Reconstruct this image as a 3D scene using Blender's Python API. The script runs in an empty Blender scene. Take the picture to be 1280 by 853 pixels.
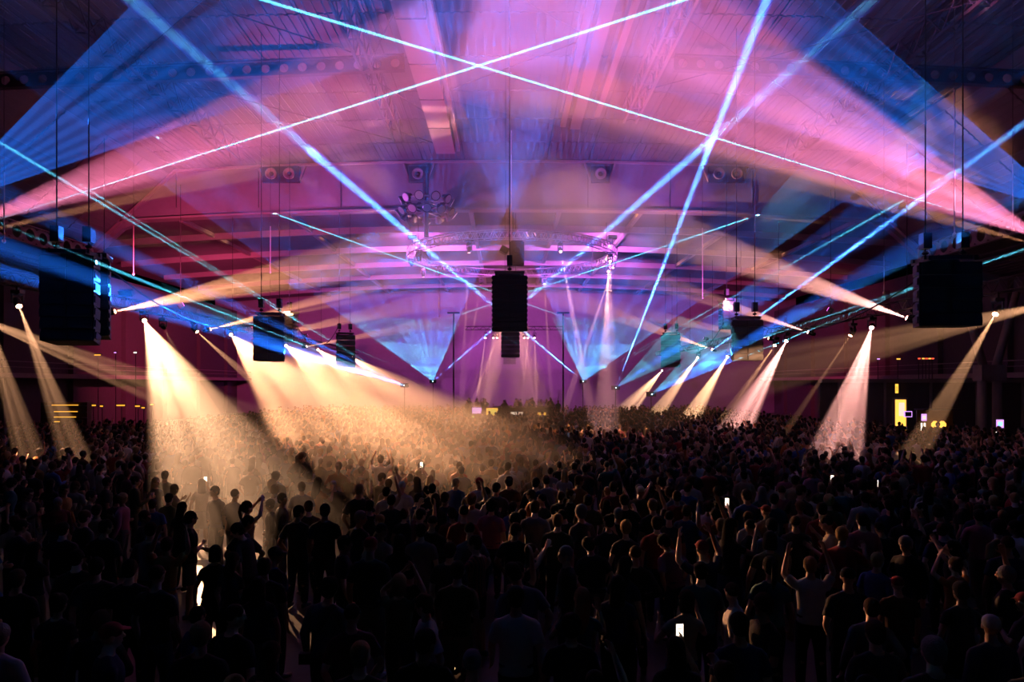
import bpy, bmesh, math, random
import numpy as np
from mathutils import Vector, Matrix, Quaternion, noise

sc = bpy.context.scene
COL = sc.collection
rnd = random.Random(11)

# ---------------------------------------------------------------- camera, world, exposure
F = 853.0                       # focal length in pixels of the 1280x853 frame
VPX, VPY, CAMZ = 632.0, 480.0, 4.0
cam = bpy.data.cameras.new('camera')
cam_ob = bpy.data.objects.new('camera', cam)
COL.objects.link(cam_ob)
cam.sensor_width = 36.0
cam.lens = 36.0 * F / 1280.0
cam.shift_x = (640.0 - VPX) / 1280.0
cam.shift_y = (VPY - 426.5) / 1280.0
cam.clip_start, cam.clip_end = 0.1, 400
cam_ob.location = (0, 0, CAMZ)
cam_ob.rotation_euler = (math.pi / 2, 0, 0)
sc.camera = cam_ob

world = bpy.data.worlds.new('night')
sc.world = world
world.use_nodes = True
world.node_tree.nodes['Background'].inputs['Color'].default_value = (0.25, 0.1, 0.3, 1)
world.node_tree.nodes['Background'].inputs['Strength'].default_value = 0.0

vs = sc.view_settings
vs.view_transform = 'Standard'
vs.look = 'None'
vs.gamma = 1.0
vs.use_curve_mapping = False
vs.exposure = 0.0
cy = sc.cycles
cy.max_bounces = 4
cy.diffuse_bounces = 2
cy.glossy_bounces = 2
cy.volume_bounces = 0
cy.transmission_bounces = 2
cy.transparent_max_bounces = 160
cy.caustics_reflective = False
cy.caustics_refractive = False
cy.sample_clamp_direct = 0.0
cy.sample_clamp_indirect = 2.0
cy.adaptive_threshold = 0.03

def at(px, py, d):
    """photo pixel + distance in front of the camera -> point"""
    return Vector(((px - VPX) / F * d, d, CAMZ + (VPY - py) / F * d))

def at_z(px, py, z):
    return at(px, py, (CAMZ - z) * F / (py - VPY))

# ---------------------------------------------------------------- materials
def mat(name, col, rough=0.6, metal=0.0, emit=None, estr=0.0, bump=0.0, bscale=20.0, var=0.0, vscale=3.0, spec=0.5):
    m = bpy.data.materials.new(name)
    m.use_nodes = True
    nt = m.node_tree
    b = nt.nodes['Principled BSDF']
    b.inputs['Base Color'].default_value = (*col, 1)
    b.inputs['Roughness'].default_value = rough
    b.inputs['Metallic'].default_value = metal
    b.inputs['Specular IOR Level'].default_value = spec
    if emit:
        b.inputs['Emission Color'].default_value = (*emit, 1)
        b.inputs['Emission Strength'].default_value = estr
        m.cycles.emission_sampling = 'NONE'
    if var or bump:
        tc = nt.nodes.new('ShaderNodeTexCoord')
        n = nt.nodes.new('ShaderNodeTexNoise')
        n.inputs['Scale'].default_value = vscale if var else bscale
        n.inputs['Detail'].default_value = 3
        nt.links.new(tc.outputs['Object'], n.inputs['Vector'])
        if var:
            mx = nt.nodes.new('ShaderNodeMix')
            mx.data_type = 'RGBA'
            mx.inputs[6].default_value = (*[c * (1 - var) for c in col], 1)
            mx.inputs[7].default_value = (*[min(1, c * (1 + var)) for c in col], 1)
            nt.links.new(n.outputs['Fac'], mx.inputs[0])
            nt.links.new(mx.outputs[2], b.inputs['Base Color'])
        if bump:
            n2 = nt.nodes.new('ShaderNodeTexNoise')
            n2.inputs['Scale'].default_value = bscale
            nt.links.new(tc.outputs['Object'], n2.inputs['Vector'])
            bp = nt.nodes.new('ShaderNodeBump')
            bp.inputs['Strength'].default_value = bump
            bp.inputs['Distance'].default_value = 0.02
            nt.links.new(n2.outputs['Fac'], bp.inputs['Height'])
            nt.links.new(bp.outputs['Normal'], b.inputs['Normal'])
    return m

def haze_mat(name, dens, g):
    m = bpy.data.materials.new(name)
    m.use_nodes = True
    n = m.node_tree
    n.nodes.clear()
    o = n.nodes.new('ShaderNodeOutputMaterial')
    v = n.nodes.new('ShaderNodeVolumeScatter')
    v.inputs['Density'].default_value = dens
    v.inputs['Anisotropy'].default_value = g
    n.links.new(v.outputs[0], o.inputs['Volume'])
    m.cycles.volume_sampling = 'EQUIANGULAR'
    m.cycles.homogeneous_volume = True
    return m

M = {}
M['floor'] = mat('floor_concrete', (0.06, 0.05, 0.045), 0.32, bump=0.25, bscale=3.0, var=0.45, vscale=1.3)
M['deck'] = mat('ceiling_deck', (0.14, 0.13, 0.14), 0.75, var=0.12, vscale=1.2)
M['deck_base'] = mat('ceiling_void', (0.10, 0.09, 0.10), 0.9)
M['steel'] = mat('painted_steel', (0.26, 0.23, 0.23), 0.5, 0.0, var=0.08)
M['dark_steel'] = mat('dark_steel', (0.07, 0.06, 0.075), 0.5, 0.3)
M['alu'] = mat('truss_aluminium', (0.45, 0.44, 0.45), 0.35, 0.9)
M['black_truss'] = mat('black_truss', (0.03, 0.028, 0.03), 0.45, 0.2)
M['bulk'] = mat('bulkhead', (0.20, 0.19, 0.22), 0.7, var=0.1)
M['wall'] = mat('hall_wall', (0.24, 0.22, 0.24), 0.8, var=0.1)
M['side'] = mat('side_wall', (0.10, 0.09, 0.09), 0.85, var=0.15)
M['black'] = mat('black_cabinet', (0.015, 0.015, 0.018), 0.55, bump=0.1, bscale=60)
M['grille'] = mat('black_grille', (0.03, 0.03, 0.034), 0.5, 0.2)
M['pale'] = mat('lit_face_cabinet', (0.45, 0.40, 0.36), 0.6)  # brightness of a lit cabinet face put into the base colour
M['housing'] = mat('lamp_housing', (0.02, 0.02, 0.024), 0.4)
M['cable'] = mat('cable', (0.012, 0.012, 0.014), 0.6)
M['rod'] = mat('bright_rod', (0.55, 0.45, 0.42), 0.4, 0.6)
M['concrete'] = mat('concrete_column', (0.28, 0.25, 0.24), 0.8, var=0.15)
M['wood'] = mat('bar_front', (0.10, 0.05, 0.03), 0.5, var=0.2)
M['stage'] = mat('stage_black', (0.03, 0.028, 0.03), 0.6)

# ---------------------------------------------------------------- mesh helpers
class MB:
    def __init__(self):
        self.v, self.f = [], []
    def add(self, vs_, fs_):
        k = len(self.v)
        self.v += [tuple(p) for p in vs_]
        self.f += [tuple(i + k for i in q) for q in fs_]
        return self
    def box(self, c, s, R=None):
        c = Vector(c)
        sx, sy, sz = s[0] / 2, s[1] / 2, s[2] / 2
        vs_ = [Vector((x * sx, y * sy, z * sz)) for z in (-1, 1) for y in (-1, 1) for x in (-1, 1)]
        if R is not None:
            vs_ = [R @ p for p in vs_]
        return self.add([p + c for p in vs_], [(0, 2, 3, 1), (4, 5, 7, 6), (0, 1, 5, 4), (2, 6, 7, 3), (0, 4, 6, 2), (1, 3, 7, 5)])
    def tube(self, a, b, r0, r1=None, n=8, cap=True):
        a, b = Vector(a), Vector(b)
        r1 = r0 if r1 is None else r1
        q = (b - a).to_track_quat('Z', 'Y')
        vs_ = []
        for p, r in ((a, r0), (b, r1)):
            for i in range(n):
                t = 2 * math.pi * i / n
                vs_.append(p + q @ Vector((r * math.cos(t), r * math.sin(t), 0)))
        fs_ = [(i, (i + 1) % n, n + (i + 1) % n, n + i) for i in range(n)]
        if cap:
            fs_ += [tuple(range(n))[::-1], tuple(range(n, 2 * n))]
        return self.add(vs_, fs_)
    def path(self, pts, r, n=6):
        for a, b in zip(pts[:-1], pts[1:]):
            self.tube(a, b, r, r, n)
        return self
    def lathe(self, prof, n=16, R=None, c=(0, 0, 0)):
        c = Vector(c)
        vs_ = []
        for z, r in prof:
            for i in range(n):
                t = 2 * math.pi * i / n
                p = Vector((r * math.cos(t), r * math.sin(t), z))
                vs_.append((R @ p if R is not None else p) + c)
        fs_ = []
        for k in range(len(prof) - 1):
            for i in range(n):
                j = (i + 1) % n
                fs_.append((k * n + i, k * n + j, (k + 1) * n + j, (k + 1) * n + i))
        fs_.append(tuple(range(n))[::-1])
        fs_.append(tuple(range((len(prof) - 1) * n, len(prof) * n)))
        return self.add(vs_, fs_)
    def ring(self, c, R, r, n=48, m=5):
        c = Vector(c)
        vs_, fs_ = [], []
        for i in range(n):
            t = 2 * math.pi * i / n
            for j in range(m):
                u = 2 * math.pi * j / m
                vs_.append(c + Vector(((R + r * math.cos(u)) * math.cos(t), (R + r * math.cos(u)) * math.sin(t), r * math.sin(u))))
        for i in range(n):
            for j in range(m):
                fs_.append((i * m + j, ((i + 1) % n) * m + j, ((i + 1) % n) * m + (j + 1) % m, i * m + (j + 1) % m))
        return self.add(vs_, fs_)
    def mesh(self, name, m=None, smooth=False):
        me = bpy.data.meshes.new(name)
        me.from_pydata(self.v, [], self.f)
        if m is not None:
            me.materials.append(m)
        if smooth:
            me.shade_smooth()
        me.update()
        return me
    def build(self, name, m, parent=None, smooth=False):
        return obj(name, self.mesh(name, m, smooth), parent)

def obj(name, me, parent=None):
    o = bpy.data.objects.new(name, me)
    COL.objects.link(o)
    if parent is not None:
        o.parent = parent
    return o

def tag(o, label=None, cat=None, group=None, kind=None):
    if label: o['label'] = label
    if cat: o['category'] = cat
    if group: o['group'] = group
    if kind: o['kind'] = kind
    return o

def empty(name, loc=(0, 0, 0), rz=0.0):
    o = bpy.data.objects.new(name, None)
    o.empty_display_size = 0.2
    COL.objects.link(o)
    o.location = loc
    o.rotation_euler = (0, 0, rz)
    return o

def copy_tree(o, parent=None):
    c = o.copy()
    COL.objects.link(c)
    c.parent = parent
    for ch in o.children:
        copy_tree(ch, c)
    return c

# ---------------------------------------------------------------- lights in haze
HAZE = haze_mat('stage_haze', 0.035, 0.45)
HAZE_LIGHT = haze_mat('light_haze', 0.020, 0.45)
HAZE_LASER = haze_mat('laser_haze', 0.05, 0.2)
HAZE_BIG = haze_mat('dense_haze', 0.06, 0.1)

def node_math(nt, op, a, b=None, c=None):
    n = nt.nodes.new('ShaderNodeMath')
    n.operation = op
    for i, x in enumerate((a, b, c)):
        if x is None: continue
        if isinstance(x, (int, float)): n.inputs[i].default_value = x
        else: nt.links.new(x, n.inputs[i])
    return n.outputs[0]

def spot(pos, direction, deg, col, power, parent=None, blend=0.5, up=None, soft=0.03, name='spot_lamp'):
    l = bpy.data.lights.new(name, 'SPOT')
    l.energy = power
    l.color = col
    l.spot_size = math.radians(max(1.0, deg))
    l.spot_blend = blend
    l.shadow_soft_size = soft
    o = bpy.data.objects.new(name, l)
    COL.objects.link(o)
    o.rotation_mode = 'QUATERNION'
    d = Vector(direction).normalized()
    if up is None:
        q = d.to_track_quat('-Z', 'Y')
    else:                       # local Y axis = up
        z = -d
        y = Vector(up).normalized()
        x = y.cross(z).normalized()
        y = z.cross(x)
        q = Matrix((x, y, z)).transposed().to_quaternion()
    o.rotation_quaternion = q
    if parent is not None:
        o.parent = parent
        o.location = Vector(pos) - parent.location
    else:
        o.location = pos
    return o, q

def gobo(l, deg, lobes=2.4, lo=0.12, hi=1.6, falloff=None, seed=0.0):
    """streaky gobo in the lamp: noise over the direction inside the cone"""
    l.use_nodes = True
    nt = l.node_tree
    em = nt.nodes['Emission']
    tc = nt.nodes.new('ShaderNodeTexCoord')
    mp = nt.nodes.new('ShaderNodeMapping')
    s = lobes / math.tan(math.radians(deg / 2))
    mp.inputs['Scale'].default_value = (s, s, 0.0)
    mp.inputs['Location'].default_value = (seed, seed * 0.7, 0)
    no = nt.nodes.new('ShaderNodeTexNoise')
    no.inputs['Scale'].default_value = 1.0
    no.inputs['Detail'].default_value = 1.0
    r = nt.nodes.new('ShaderNodeMapRange')
    r.inputs[1].default_value = 0.36
    r.inputs[2].default_value = 0.66
    r.inputs[3].default_value = lo
    r.inputs[4].default_value = hi
    nt.links.new(tc.outputs['Normal'], mp.inputs[0])
    nt.links.new(mp.outputs[0], no.inputs['Vector'])
    nt.links.new(no.outputs['Fac'], r.inputs[0])
    res = r.outputs[0]
    if falloff:
        lf = nt.nodes.new('ShaderNodeLightFalloff')
        lf.inputs['Strength'].default_value = 1.0
        res = node_math(nt, 'MULTIPLY', res, lf.outputs[falloff])
    nt.links.new(res, em.inputs['Strength'])

def cone_mesh(name, L, ang, r0, start, m, n=24, squash=1.0):
    t = math.tan(math.radians(ang / 2))
    mb = MB()
    vs_, fs_ = [], []
    for z, r in ((start, r0), (L, max(r0, t * L))):
        for i in range(n):
            a = 2 * math.pi * i / n
            vs_.append((r * math.cos(a), r * math.sin(a), -z))
    fs_ = [(i, n + i, n + (i + 1) % n, (i + 1) % n) for i in range(n)]
    fs_ += [tuple(range(n)), tuple(range(n, 2 * n))[::-1]]
    mb.add(vs_, fs_)
    return mb.mesh(name, m)

def place_beam(name, pos, q, me, label, group, cat='light beam'):
    o = obj(name, me)
    o.location = pos
    o.rotation_mode = 'QUATERNION'
    o.rotation_quaternion = q
    tag(o, label, cat, group)
    return o

LENS = {}
def lens_mat(col, s):
    k = (tuple(round(c, 2) for c in col), s)
    if k not in LENS:
        LENS[k] = mat('lit_lens', (0.8, 0.8, 0.8), 0.2, emit=col, estr=s)
    return LENS[k]

def moving_head(pos, direction, col, label, group, size=1.0, bright=25.0, up=1, hang=None):
    """yoke lamp hanging under (up=1) or standing on (up=-1) its support"""
    pos = Vector(pos)
    d = Vector(direction).normalized()
    root = empty('moving_head_light', pos)
    tag(root, label, 'stage light', group)
    s = size
    MB().box((0, 0, up * 0.42 * s), (0.38 * s, 0.3 * s, 0.14 * s)).box((0, 0, up * 0.34 * s), (0.2 * s, 0.2 * s, 0.05 * s)).build('base', M['housing'], root)
    if hang is not None and abs(hang - pos.z) > 0.49 * s:
        MB().box((0, 0, (up * 0.48 * s + hang - pos.z) / 2), (0.08, 0.12, abs(hang - pos.z) - 0.48 * s)).box((0, 0, hang - pos.z), (0.62, 0.1, 0.07)).build('clamp', M['housing'], root)
    h = Vector((d.x, d.y, 0))
    h = h.normalized() if h.length > 1e-4 else Vector((0, 1, 0))
    side = Vector((-h.y, h.x, 0))
    R = Matrix((side, h, Vector((0, 0, 1)))).transposed()
    y = MB()
    for k in (-1, 1):
        y.box(side * (k * 0.19 * s) + Vector((0, 0, up * 0.14 * s)), (0.06 * s, 0.12 * s, 0.38 * s), R)
    y.box((0, 0, up * 0.3 * s), (0.42 * s, 0.14 * s, 0.06 * s), R)
    y.build('yoke', M['housing'], root)
    q = d.to_track_quat('Z', 'Y').to_matrix()
    MB().lathe([(-0.24 * s, 0.06 * s), (-0.2 * s, 0.12 * s), (0.0, 0.155 * s), (0.17 * s, 0.15 * s), (0.22 * s, 0.13 * s), (0.26 * s, 0.13 * s)], 14, q).build('head', M['housing'], root, True)
    MB().lathe([(0.255 * s, 0.11 * s), (0.275 * s, 0.10 * s), (0.285 * s, 0.05 * s)], 14, q).build('lens', lens_mat(col, bright), root)
    return root

def beam(pos, target, deg, col, power, label, group, fx_label, fx_group, length=None, lobes=2.4, lo=0.12, hi=1.6, falloff=None,
         fixture=True, bright=25.0, haze=None, blend=0.4, up=1, zmin=0.02, size=1.0, hang=None):
    pos, target = Vector(pos), Vector(target)
    d = (target - pos).normalized()
    if length is None:
        length = (pos.z - zmin) / -d.z if d.z < -0.02 else (target - pos).length
    root = moving_head(pos, d, col, fx_label, fx_group, size, bright, up, hang) if fixture else None
    src = pos + d * 0.3 * size
    o, q = spot(src, d, deg, col, power, root, blend)
    gobo(o.data, deg, lobes, lo, hi, falloff, rnd.uniform(0, 50))
    me = cone_mesh('light_ray', length, deg, 0.05, 0.03, haze or HAZE)
    place_beam('light_ray', src, q, me, label, group)
    return root

def laser(pos, target, deg, col, power, label, group, length=None, edge=None, thick=False):
    """narrow laser ray in haze; the lamp keeps its strength along the ray"""
    pos, target = Vector(pos), Vector(target)
    d = (target - pos).normalized()
    length = (target - pos).length * (length or 1.0)
    K = 25.0 if thick else 200.0                   # constant falloff: the lamp's rated power is K times its strength at 1 m
    o, q = spot(pos, d, 1.0, col, power * K, None, 0.1, soft=0.0, name='laser_lamp')
    l = o.data
    l.use_nodes = True
    nt = l.node_tree
    em = nt.nodes['Emission']
    lf = nt.nodes.new('ShaderNodeLightFalloff')
    lf.inputs['Strength'].default_value = 1.0 / K
    tc = nt.nodes.new('ShaderNodeTexCoord')
    sp = nt.nodes.new('ShaderNodeSeparateXYZ')
    nt.links.new(tc.outputs['Normal'], sp.inputs[0])
    r2 = node_math(nt, 'ADD', node_math(nt, 'MULTIPLY', sp.outputs[0], sp.outputs[0]), node_math(nt, 'MULTIPLY', sp.outputs[1], sp.outputs[1]))
    t = math.radians(deg / 2)
    rr = node_math(nt, 'DIVIDE', node_math(nt, 'SQRT', r2), t)
    mr = nt.nodes.new('ShaderNodeMapRange')
    mr.inputs[1].default_value = 0.55; mr.inputs[2].default_value = 1.0
    mr.inputs[3].default_value = 1.0; mr.inputs[4].default_value = 0.0
    nt.links.new(rr, mr.inputs[0])
    nt.links.new(node_math(nt, 'MULTIPLY', mr.outputs[0], lf.outputs['Linear' if thick else 'Constant']), em.inputs['Strength'])
    if edge:
        mx = nt.nodes.new('ShaderNodeMix')
        mx.data_type = 'RGBA'
        mx.inputs[6].default_value = (1, 1, 1, 1)
        mx.inputs[7].default_value = (*edge, 1)
        mr2 = nt.nodes.new('ShaderNodeMapRange')
        mr2.inputs[1].default_value = 0.3; mr2.inputs[2].default_value = 0.75
        nt.links.new(rr, mr2.inputs[0])
        nt.links.new(mr2.outputs[0], mx.inputs[0])
        nt.links.new(mx.outputs[2], em.inputs['Color'])
    me = cone_mesh('laser_ray', length, deg, 0.012, 0.03, HAZE_LASER, 10)
    return place_beam('laser_ray', pos, q, me, label, group, 'laser beam')

def fan(pos, p1, p2, half_t, lines, col, power, label, group, lo=0.15, reach=1.0):
    """flat laser sheet: apex, two edge rays, thin wedge of lit haze, fine rays in the lamp"""
    pos, p1, p2 = Vector(pos), Vector(p1), Vector(p2)
    d1, d2 = p1 - pos, p2 - pos
    L1, L2 = d1.length * reach, d2.length * reach
    u1, u2 = d1.normalized(), d2.normalized()
    ax = (u1 + u2).normalized()
    nrm = u1.cross(u2).normalized()
    ang = u1.angle(u2)
    o, q = spot(pos, ax, math.degrees(ang) * 1.04 + 2, col, power * 3, None, 0.02, up=nrm, soft=0.0, name='laser_fan_lamp')
    l = o.data
    l.use_nodes = True
    nt = l.node_tree
    em = nt.nodes['Emission']
    lf = nt.nodes.new('ShaderNodeLightFalloff')
    lf.inputs['Strength'].default_value = 1.0 / 3
    tc = nt.nodes.new('ShaderNodeTexCoord')
    sp = nt.nodes.new('ShaderNodeSeparateXYZ')
    nt.links.new(tc.outputs['Normal'], sp.inputs[0])
    inpl = node_math(nt, 'LESS_THAN', node_math(nt, 'ABSOLUTE', sp.outputs[1]), half_t * 1.3)
    a = node_math(nt, 'ARCTANGENT', node_math(nt, 'DIVIDE', sp.outputs[0], sp.outputs[2]))
    s1 = node_math(nt, 'SINE', node_math(nt, 'MULTIPLY', a, 2 * math.pi * lines / ang))
    s2 = node_math(nt, 'SINE', node_math(nt, 'MULTIPLY_ADD', a, 2 * math.pi * lines * 0.137 / ang, 1.0))
    s = node_math(nt, 'ADD', node_math(nt, 'MULTIPLY', s1, 0.6), node_math(nt, 'MULTIPLY', s2, 0.4))
    mr = nt.nodes.new('ShaderNodeMapRange')
    mr.inputs[1].default_value = -0.9; mr.inputs[2].default_value = 0.9
    mr.inputs[3].default_value = lo; mr.inputs[4].default_value = 1.0
    nt.links.new(s, mr.inputs[0])
    st = node_math(nt, 'MULTIPLY', node_math(nt, 'MULTIPLY', mr.outputs[0], inpl), lf.outputs['Linear'])
    nt.links.new(st, em.inputs['Strength'])
    qi = q.inverted()
    a1, a2 = qi @ u1, qi @ u2
    n = 14
    vs_, fs_ = [], []
    for i in range(n + 1):
        t = i / n
        dv = (a1 * (1 - t) + a2 * t).normalized()
        L = L1 * (1 - t) + L2 * t
        for r, h in ((0.05, 0.004), (L, half_t * L)):
            for k in (-1, 1):
                vs_.append(dv * r + Vector((0, k * h, 0)))
    for i in range(n):
        b, c = 4 * i, 4 * (i + 1)
        fs_ += [(b, b + 2, c + 2, c), (b + 1, c + 1, c + 3, b + 3), (b, c, c + 1, b + 1), (b + 2, b + 3, c + 3, c + 2)]
    fs_ += [(0, 1, 3, 2), (4 * n, 4 * n + 2, 4 * n + 3, 4 * n + 1)]
    me = MB().add(vs_, fs_).mesh('laser_fan', HAZE_LASER)
    bm = bmesh.new(); bm.from_mesh(me)
    bmesh.ops.recalc_face_normals(bm, faces=bm.faces)
    bm.to_mesh(me); bm.free()
    return place_beam('laser_fan', pos, q, me, label, group, 'laser sheet')

# ================================================================ the hall
def struct(o):
    o['kind'] = 'structure'
    return o

def ceil_z(x):
    a = abs(x)
    return 20.3 - 0.0012 * a * a if a <= 24 else 19.6 - (a - 24) * 0.93 if a < 31 else 13.1 - (a - 31) * 0.25

BK = 50.0          # bulkhead distance
struct(MB().box((0, 45, -0.15), (80, 120, 0.3)).build('floor', M['floor']))

# near roof: base shell + deck panels with open joints
xs = [-37 + i for i in range(75)]
v, f = [], []
for x in xs:
    for y in (-14, BK + 0.3):
        for dz in (0.16, 0.5):
            v.append((x, y, ceil_z(x) + dz))
for i in range(len(xs) - 1):
    b, c = 4 * i, 4 * (i + 1)
    f += [(b, c, c + 2, b + 2), (b + 1, b + 3, c + 3, c + 1), (b, b + 1, c + 1, c), (b + 2, c + 2, c + 3, b + 3)]
ceiling = struct(MB().add(v, f).build('ceiling', M['deck_base']))
panel_me = MB()
panel_me.box((0, 0, 0.07), (2.92, 3.92, 0.05))
for k in range(7):
    panel_me.box((-1.26 + k * 0.42, 0, 0.03), (0.14, 3.9, 0.05))
panel_me = panel_me.mesh('roof_panel', M['deck'])
for i in range(24):
    x = -34.5 + i * 3
    sl = math.atan2(ceil_z(x + 1.5) - ceil_z(x - 1.5), 3)
    for j in range(12):
        p = obj('roof_panel', panel_me, ceiling)
        p.location = (x, 3.8 + j * 4.02, (ceil_z(x + 1.5) + ceil_z(x - 1.5)) / 2)
        p.rotation_euler = (0, -sl, 0)

# far roof behind the bulkhead and the end wall
BW = 94.0
def far_z(x): return 17.0 - 0.0012 * x * x
v, f = [], []
xf = [-38 + 2 * i for i in range(39)]
for x in xf:
    for y in (BK + 0.3, BW):
        for dz in (0.0, 0.4):
            v.append((x, y, far_z(x) + dz))
for i in range(len(xf) - 1):
    b, c = 4 * i, 4 * (i + 1)
    f += [(b, c, c + 2, b + 2), (b + 1, b + 3, c + 3, c + 1), (b, b + 1, c + 1, c), (b + 2, c + 2, c + 3, b + 3)]
fc = MB().add(v, f).build('far_deck', M['deck'], ceiling)
for y in (56, 64, 72, 80, 88):
    m = MB()
    for x0 in range(-36, 36, 4):
        a, b = Vector((x0, y, far_z(x0) - 0.25)), Vector((x0 + 4, y, far_z(x0 + 4) - 0.25))
        m.box((a + b) / 2, ((b - a).length, 0.25, 0.5), Matrix.Rotation(-math.atan2(b.z - a.z, 4), 3, 'Y'))
    m.build('roof_girder', M['steel'], ceiling)
for x in (-24, -16, -8, -2.6, 4, 10, 18, 26):
    MB().box((x, 72, far_z(x) - 0.16), (0.3, 43, 0.32)).build('roof_purlin', M['steel'], ceiling)

struct(MB().box((0, BW + 0.2, 8), (80, 0.4, 18)).build('wall_back', M['wall']))
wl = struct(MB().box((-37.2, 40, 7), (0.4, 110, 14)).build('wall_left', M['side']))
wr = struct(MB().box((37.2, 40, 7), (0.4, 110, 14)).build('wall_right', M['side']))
struct(MB().box((0, -14.2, 10), (75, 0.4, 21)).build('wall_front', M['black']))
for s, w in ((-1, wl), (1, wr)):
    for y in range(10, 92, 8):
        MB().box((s * 36.8, y, 6.5), (0.5, 0.6, 13)).build('pilaster', M['side'], w)
    MB().box((s * 35.8, 45, 4.6), (2.4, 96, 0.35)).build('balcony_slab', M['concrete'], w)
    MB().box((s * 34.7, 45, 5.6), (0.06, 96, 0.06)).box((s * 34.7, 45, 5.2), (0.04, 96, 0.04)).build('balcony_rail', M['steel'], w)

# bulkhead with arched lower edge, rim flange and air nozzles
v, f = [], []
bx = [-36 + 2 * i for i in range(37)]
for x in bx:
    zt, zb = ceil_z(x) + 0.1, min(16.75 - 0.0011 * x * x, ceil_z(x) - 0.6)
    for y in (BK - 0.25, BK + 0.25):
        v += [(x, y, zb), (x, y, zt)]
for i in range(len(bx) - 1):
    b, c = 4 * i, 4 * (i + 1)
    f += [(b, c, c + 1, b + 1), (b + 2, b + 3, c + 3, c + 2), (b, b + 2, c + 2, c), (b + 1, c + 1, c + 3, b + 3)]
bulk = struct(MB().add(v, f).build('trim_1', M['bulk']))
m, m2 = MB(), MB()
for x0 in range(-30, 30, 2):
    for mm, off in ((m, lambda x: 16.72 - 0.0011 * x * x), (m2, lambda x: ceil_z(x) - 0.12)):
        a, b = Vector((x0, BK - 0.1, off(x0))), Vector((x0 + 2, BK - 0.1, off(x0 + 2)))
        mm.box((a + b) / 2, ((b - a).length, 0.9, 0.14), Matrix.Rotation(-math.atan2(b.z - a.z, 2), 3, 'Y'))
m.build('lower_flange', M['steel'], bulk)
m2.build('upper_flange', M['steel'], bulk)
for x0 in range(-30, 31, 6):
    MB().box((x0, BK - 0.27, 18.2), (0.05, 0.05, 2.7)).build('panel_joint', M['dark_steel'], bulk)

def air_vent(px, n, label):
    c = at(px, 219, BK - 0.3)
    root = empty('air_vent', c)
    tag(root, label, 'air vent', 'air vents on the bulkhead')
    w = 1.35 * n
    MB().box((0, -0.06, 0), (w, 0.3, 1.15)).build('vent_box', M['dark_steel'], root)
    R = Matrix.Rotation(math.pi / 2, 3, 'X')
    for k in range(n):
        x = (k - (n - 1) / 2) * 1.3
        nz = MB().lathe([(0.18, 0.36), (0.42, 0.42), (0.46, 0.40), (0.40, 0.30), (0.25, 0.2)], 20, R, (x, 0, 0)).build('nozzle', M['steel'], root, True)
        MB().lathe([(0.30, 0.17), (0.38, 0.13), (0.42, 0.04)], 12, R, (x, 0, 0)).build('nozzle_core', M['dark_steel'], nz)
    for s in (-1, 1):
        MB().box((s * (w / 2 + 0.2), 0.0, 0.2), (0.12, 0.25, 1.4), Matrix.Rotation(s * 0.35, 3, 'Y')).build('bracket', M['steel'], root)
air_vent(170, 2, 'pair of round air nozzles above the large left hanging speaker')
air_vent(352, 2, 'pair of round air nozzles left of the lamp cluster')
air_vent(523, 1, 'single round air nozzle above the lamp cluster')
air_vent(750, 1, 'single round air nozzle right of the centre cable')
air_vent(908, 2, 'pair of round air nozzles right of the centre cable')

# longitudinal roof steel under the near roof
def box_duct(x, z, w, h, y0, y1, label):
    root = empty('roof_duct', (x, 0, z))
    tag(root, label, 'duct')
    MB().box((0, (y0 + y1) / 2, h / 2), (w, y1 - y0, h)).build('duct_body', M['steel'], root)
    MB().box((w / 2 + 0.22, (y0 + y1) / 2, h / 2 - 0.05), (0.18, y1 - y0, 0.35)).build('side_channel', M['steel'], root)
    for k in range(int((y1 - y0) // 4)):
        MB().box((0, y0 + 2 + 4 * k, h / 2), (w + 0.06, 0.07, h + 0.06)).build('duct_joint', M['dark_steel'], root)
    for k in range(int((y1 - y0) // 8)):
        MB().box((0, y0 + 4 + 8 * k, h + (20.3 - z - h) / 2), (0.1, 0.1, 20.3 - z - h)).build('hanger', M['dark_steel'], root)
box_duct(-3.9, 19.0, 1.25, 0.75, 2, 44.5, 'wide pale sheet metal duct running under the roof')

def i_beam(x, z, h, w, y0, y1, label):
    root = empty('roof_beam', (x, 0, z))
    tag(root, label, 'roof beam', 'steel beams under the roof')
    yc, L = (y0 + y1) / 2, y1 - y0
    MB().box((0, yc, 0.03), (w, L, 0.06)).build('lower_flange', M['steel'], root)
    MB().box((0, yc, h - 0.03), (w, L, 0.06)).build('upper_flange', M['steel'], root)
    MB().box((0, yc, h / 2), (0.06, L, h - 0.12)).build('web', M['dark_steel'], root)
i_beam(3.35, 19.05, 0.9, 0.32, 2, 40, 'slim pale roof beam right of the wide duct')
i_beam(4.1, 19.1, 0.9, 0.6, 2, 40.5, 'broad dark roof beam beside the slim pale beam')
i_beam(5.15, 19.05, 0.9, 0.3, 2, 38.5, 'slim orange-lit roof beam between broad beam and lattice girder')

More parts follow.
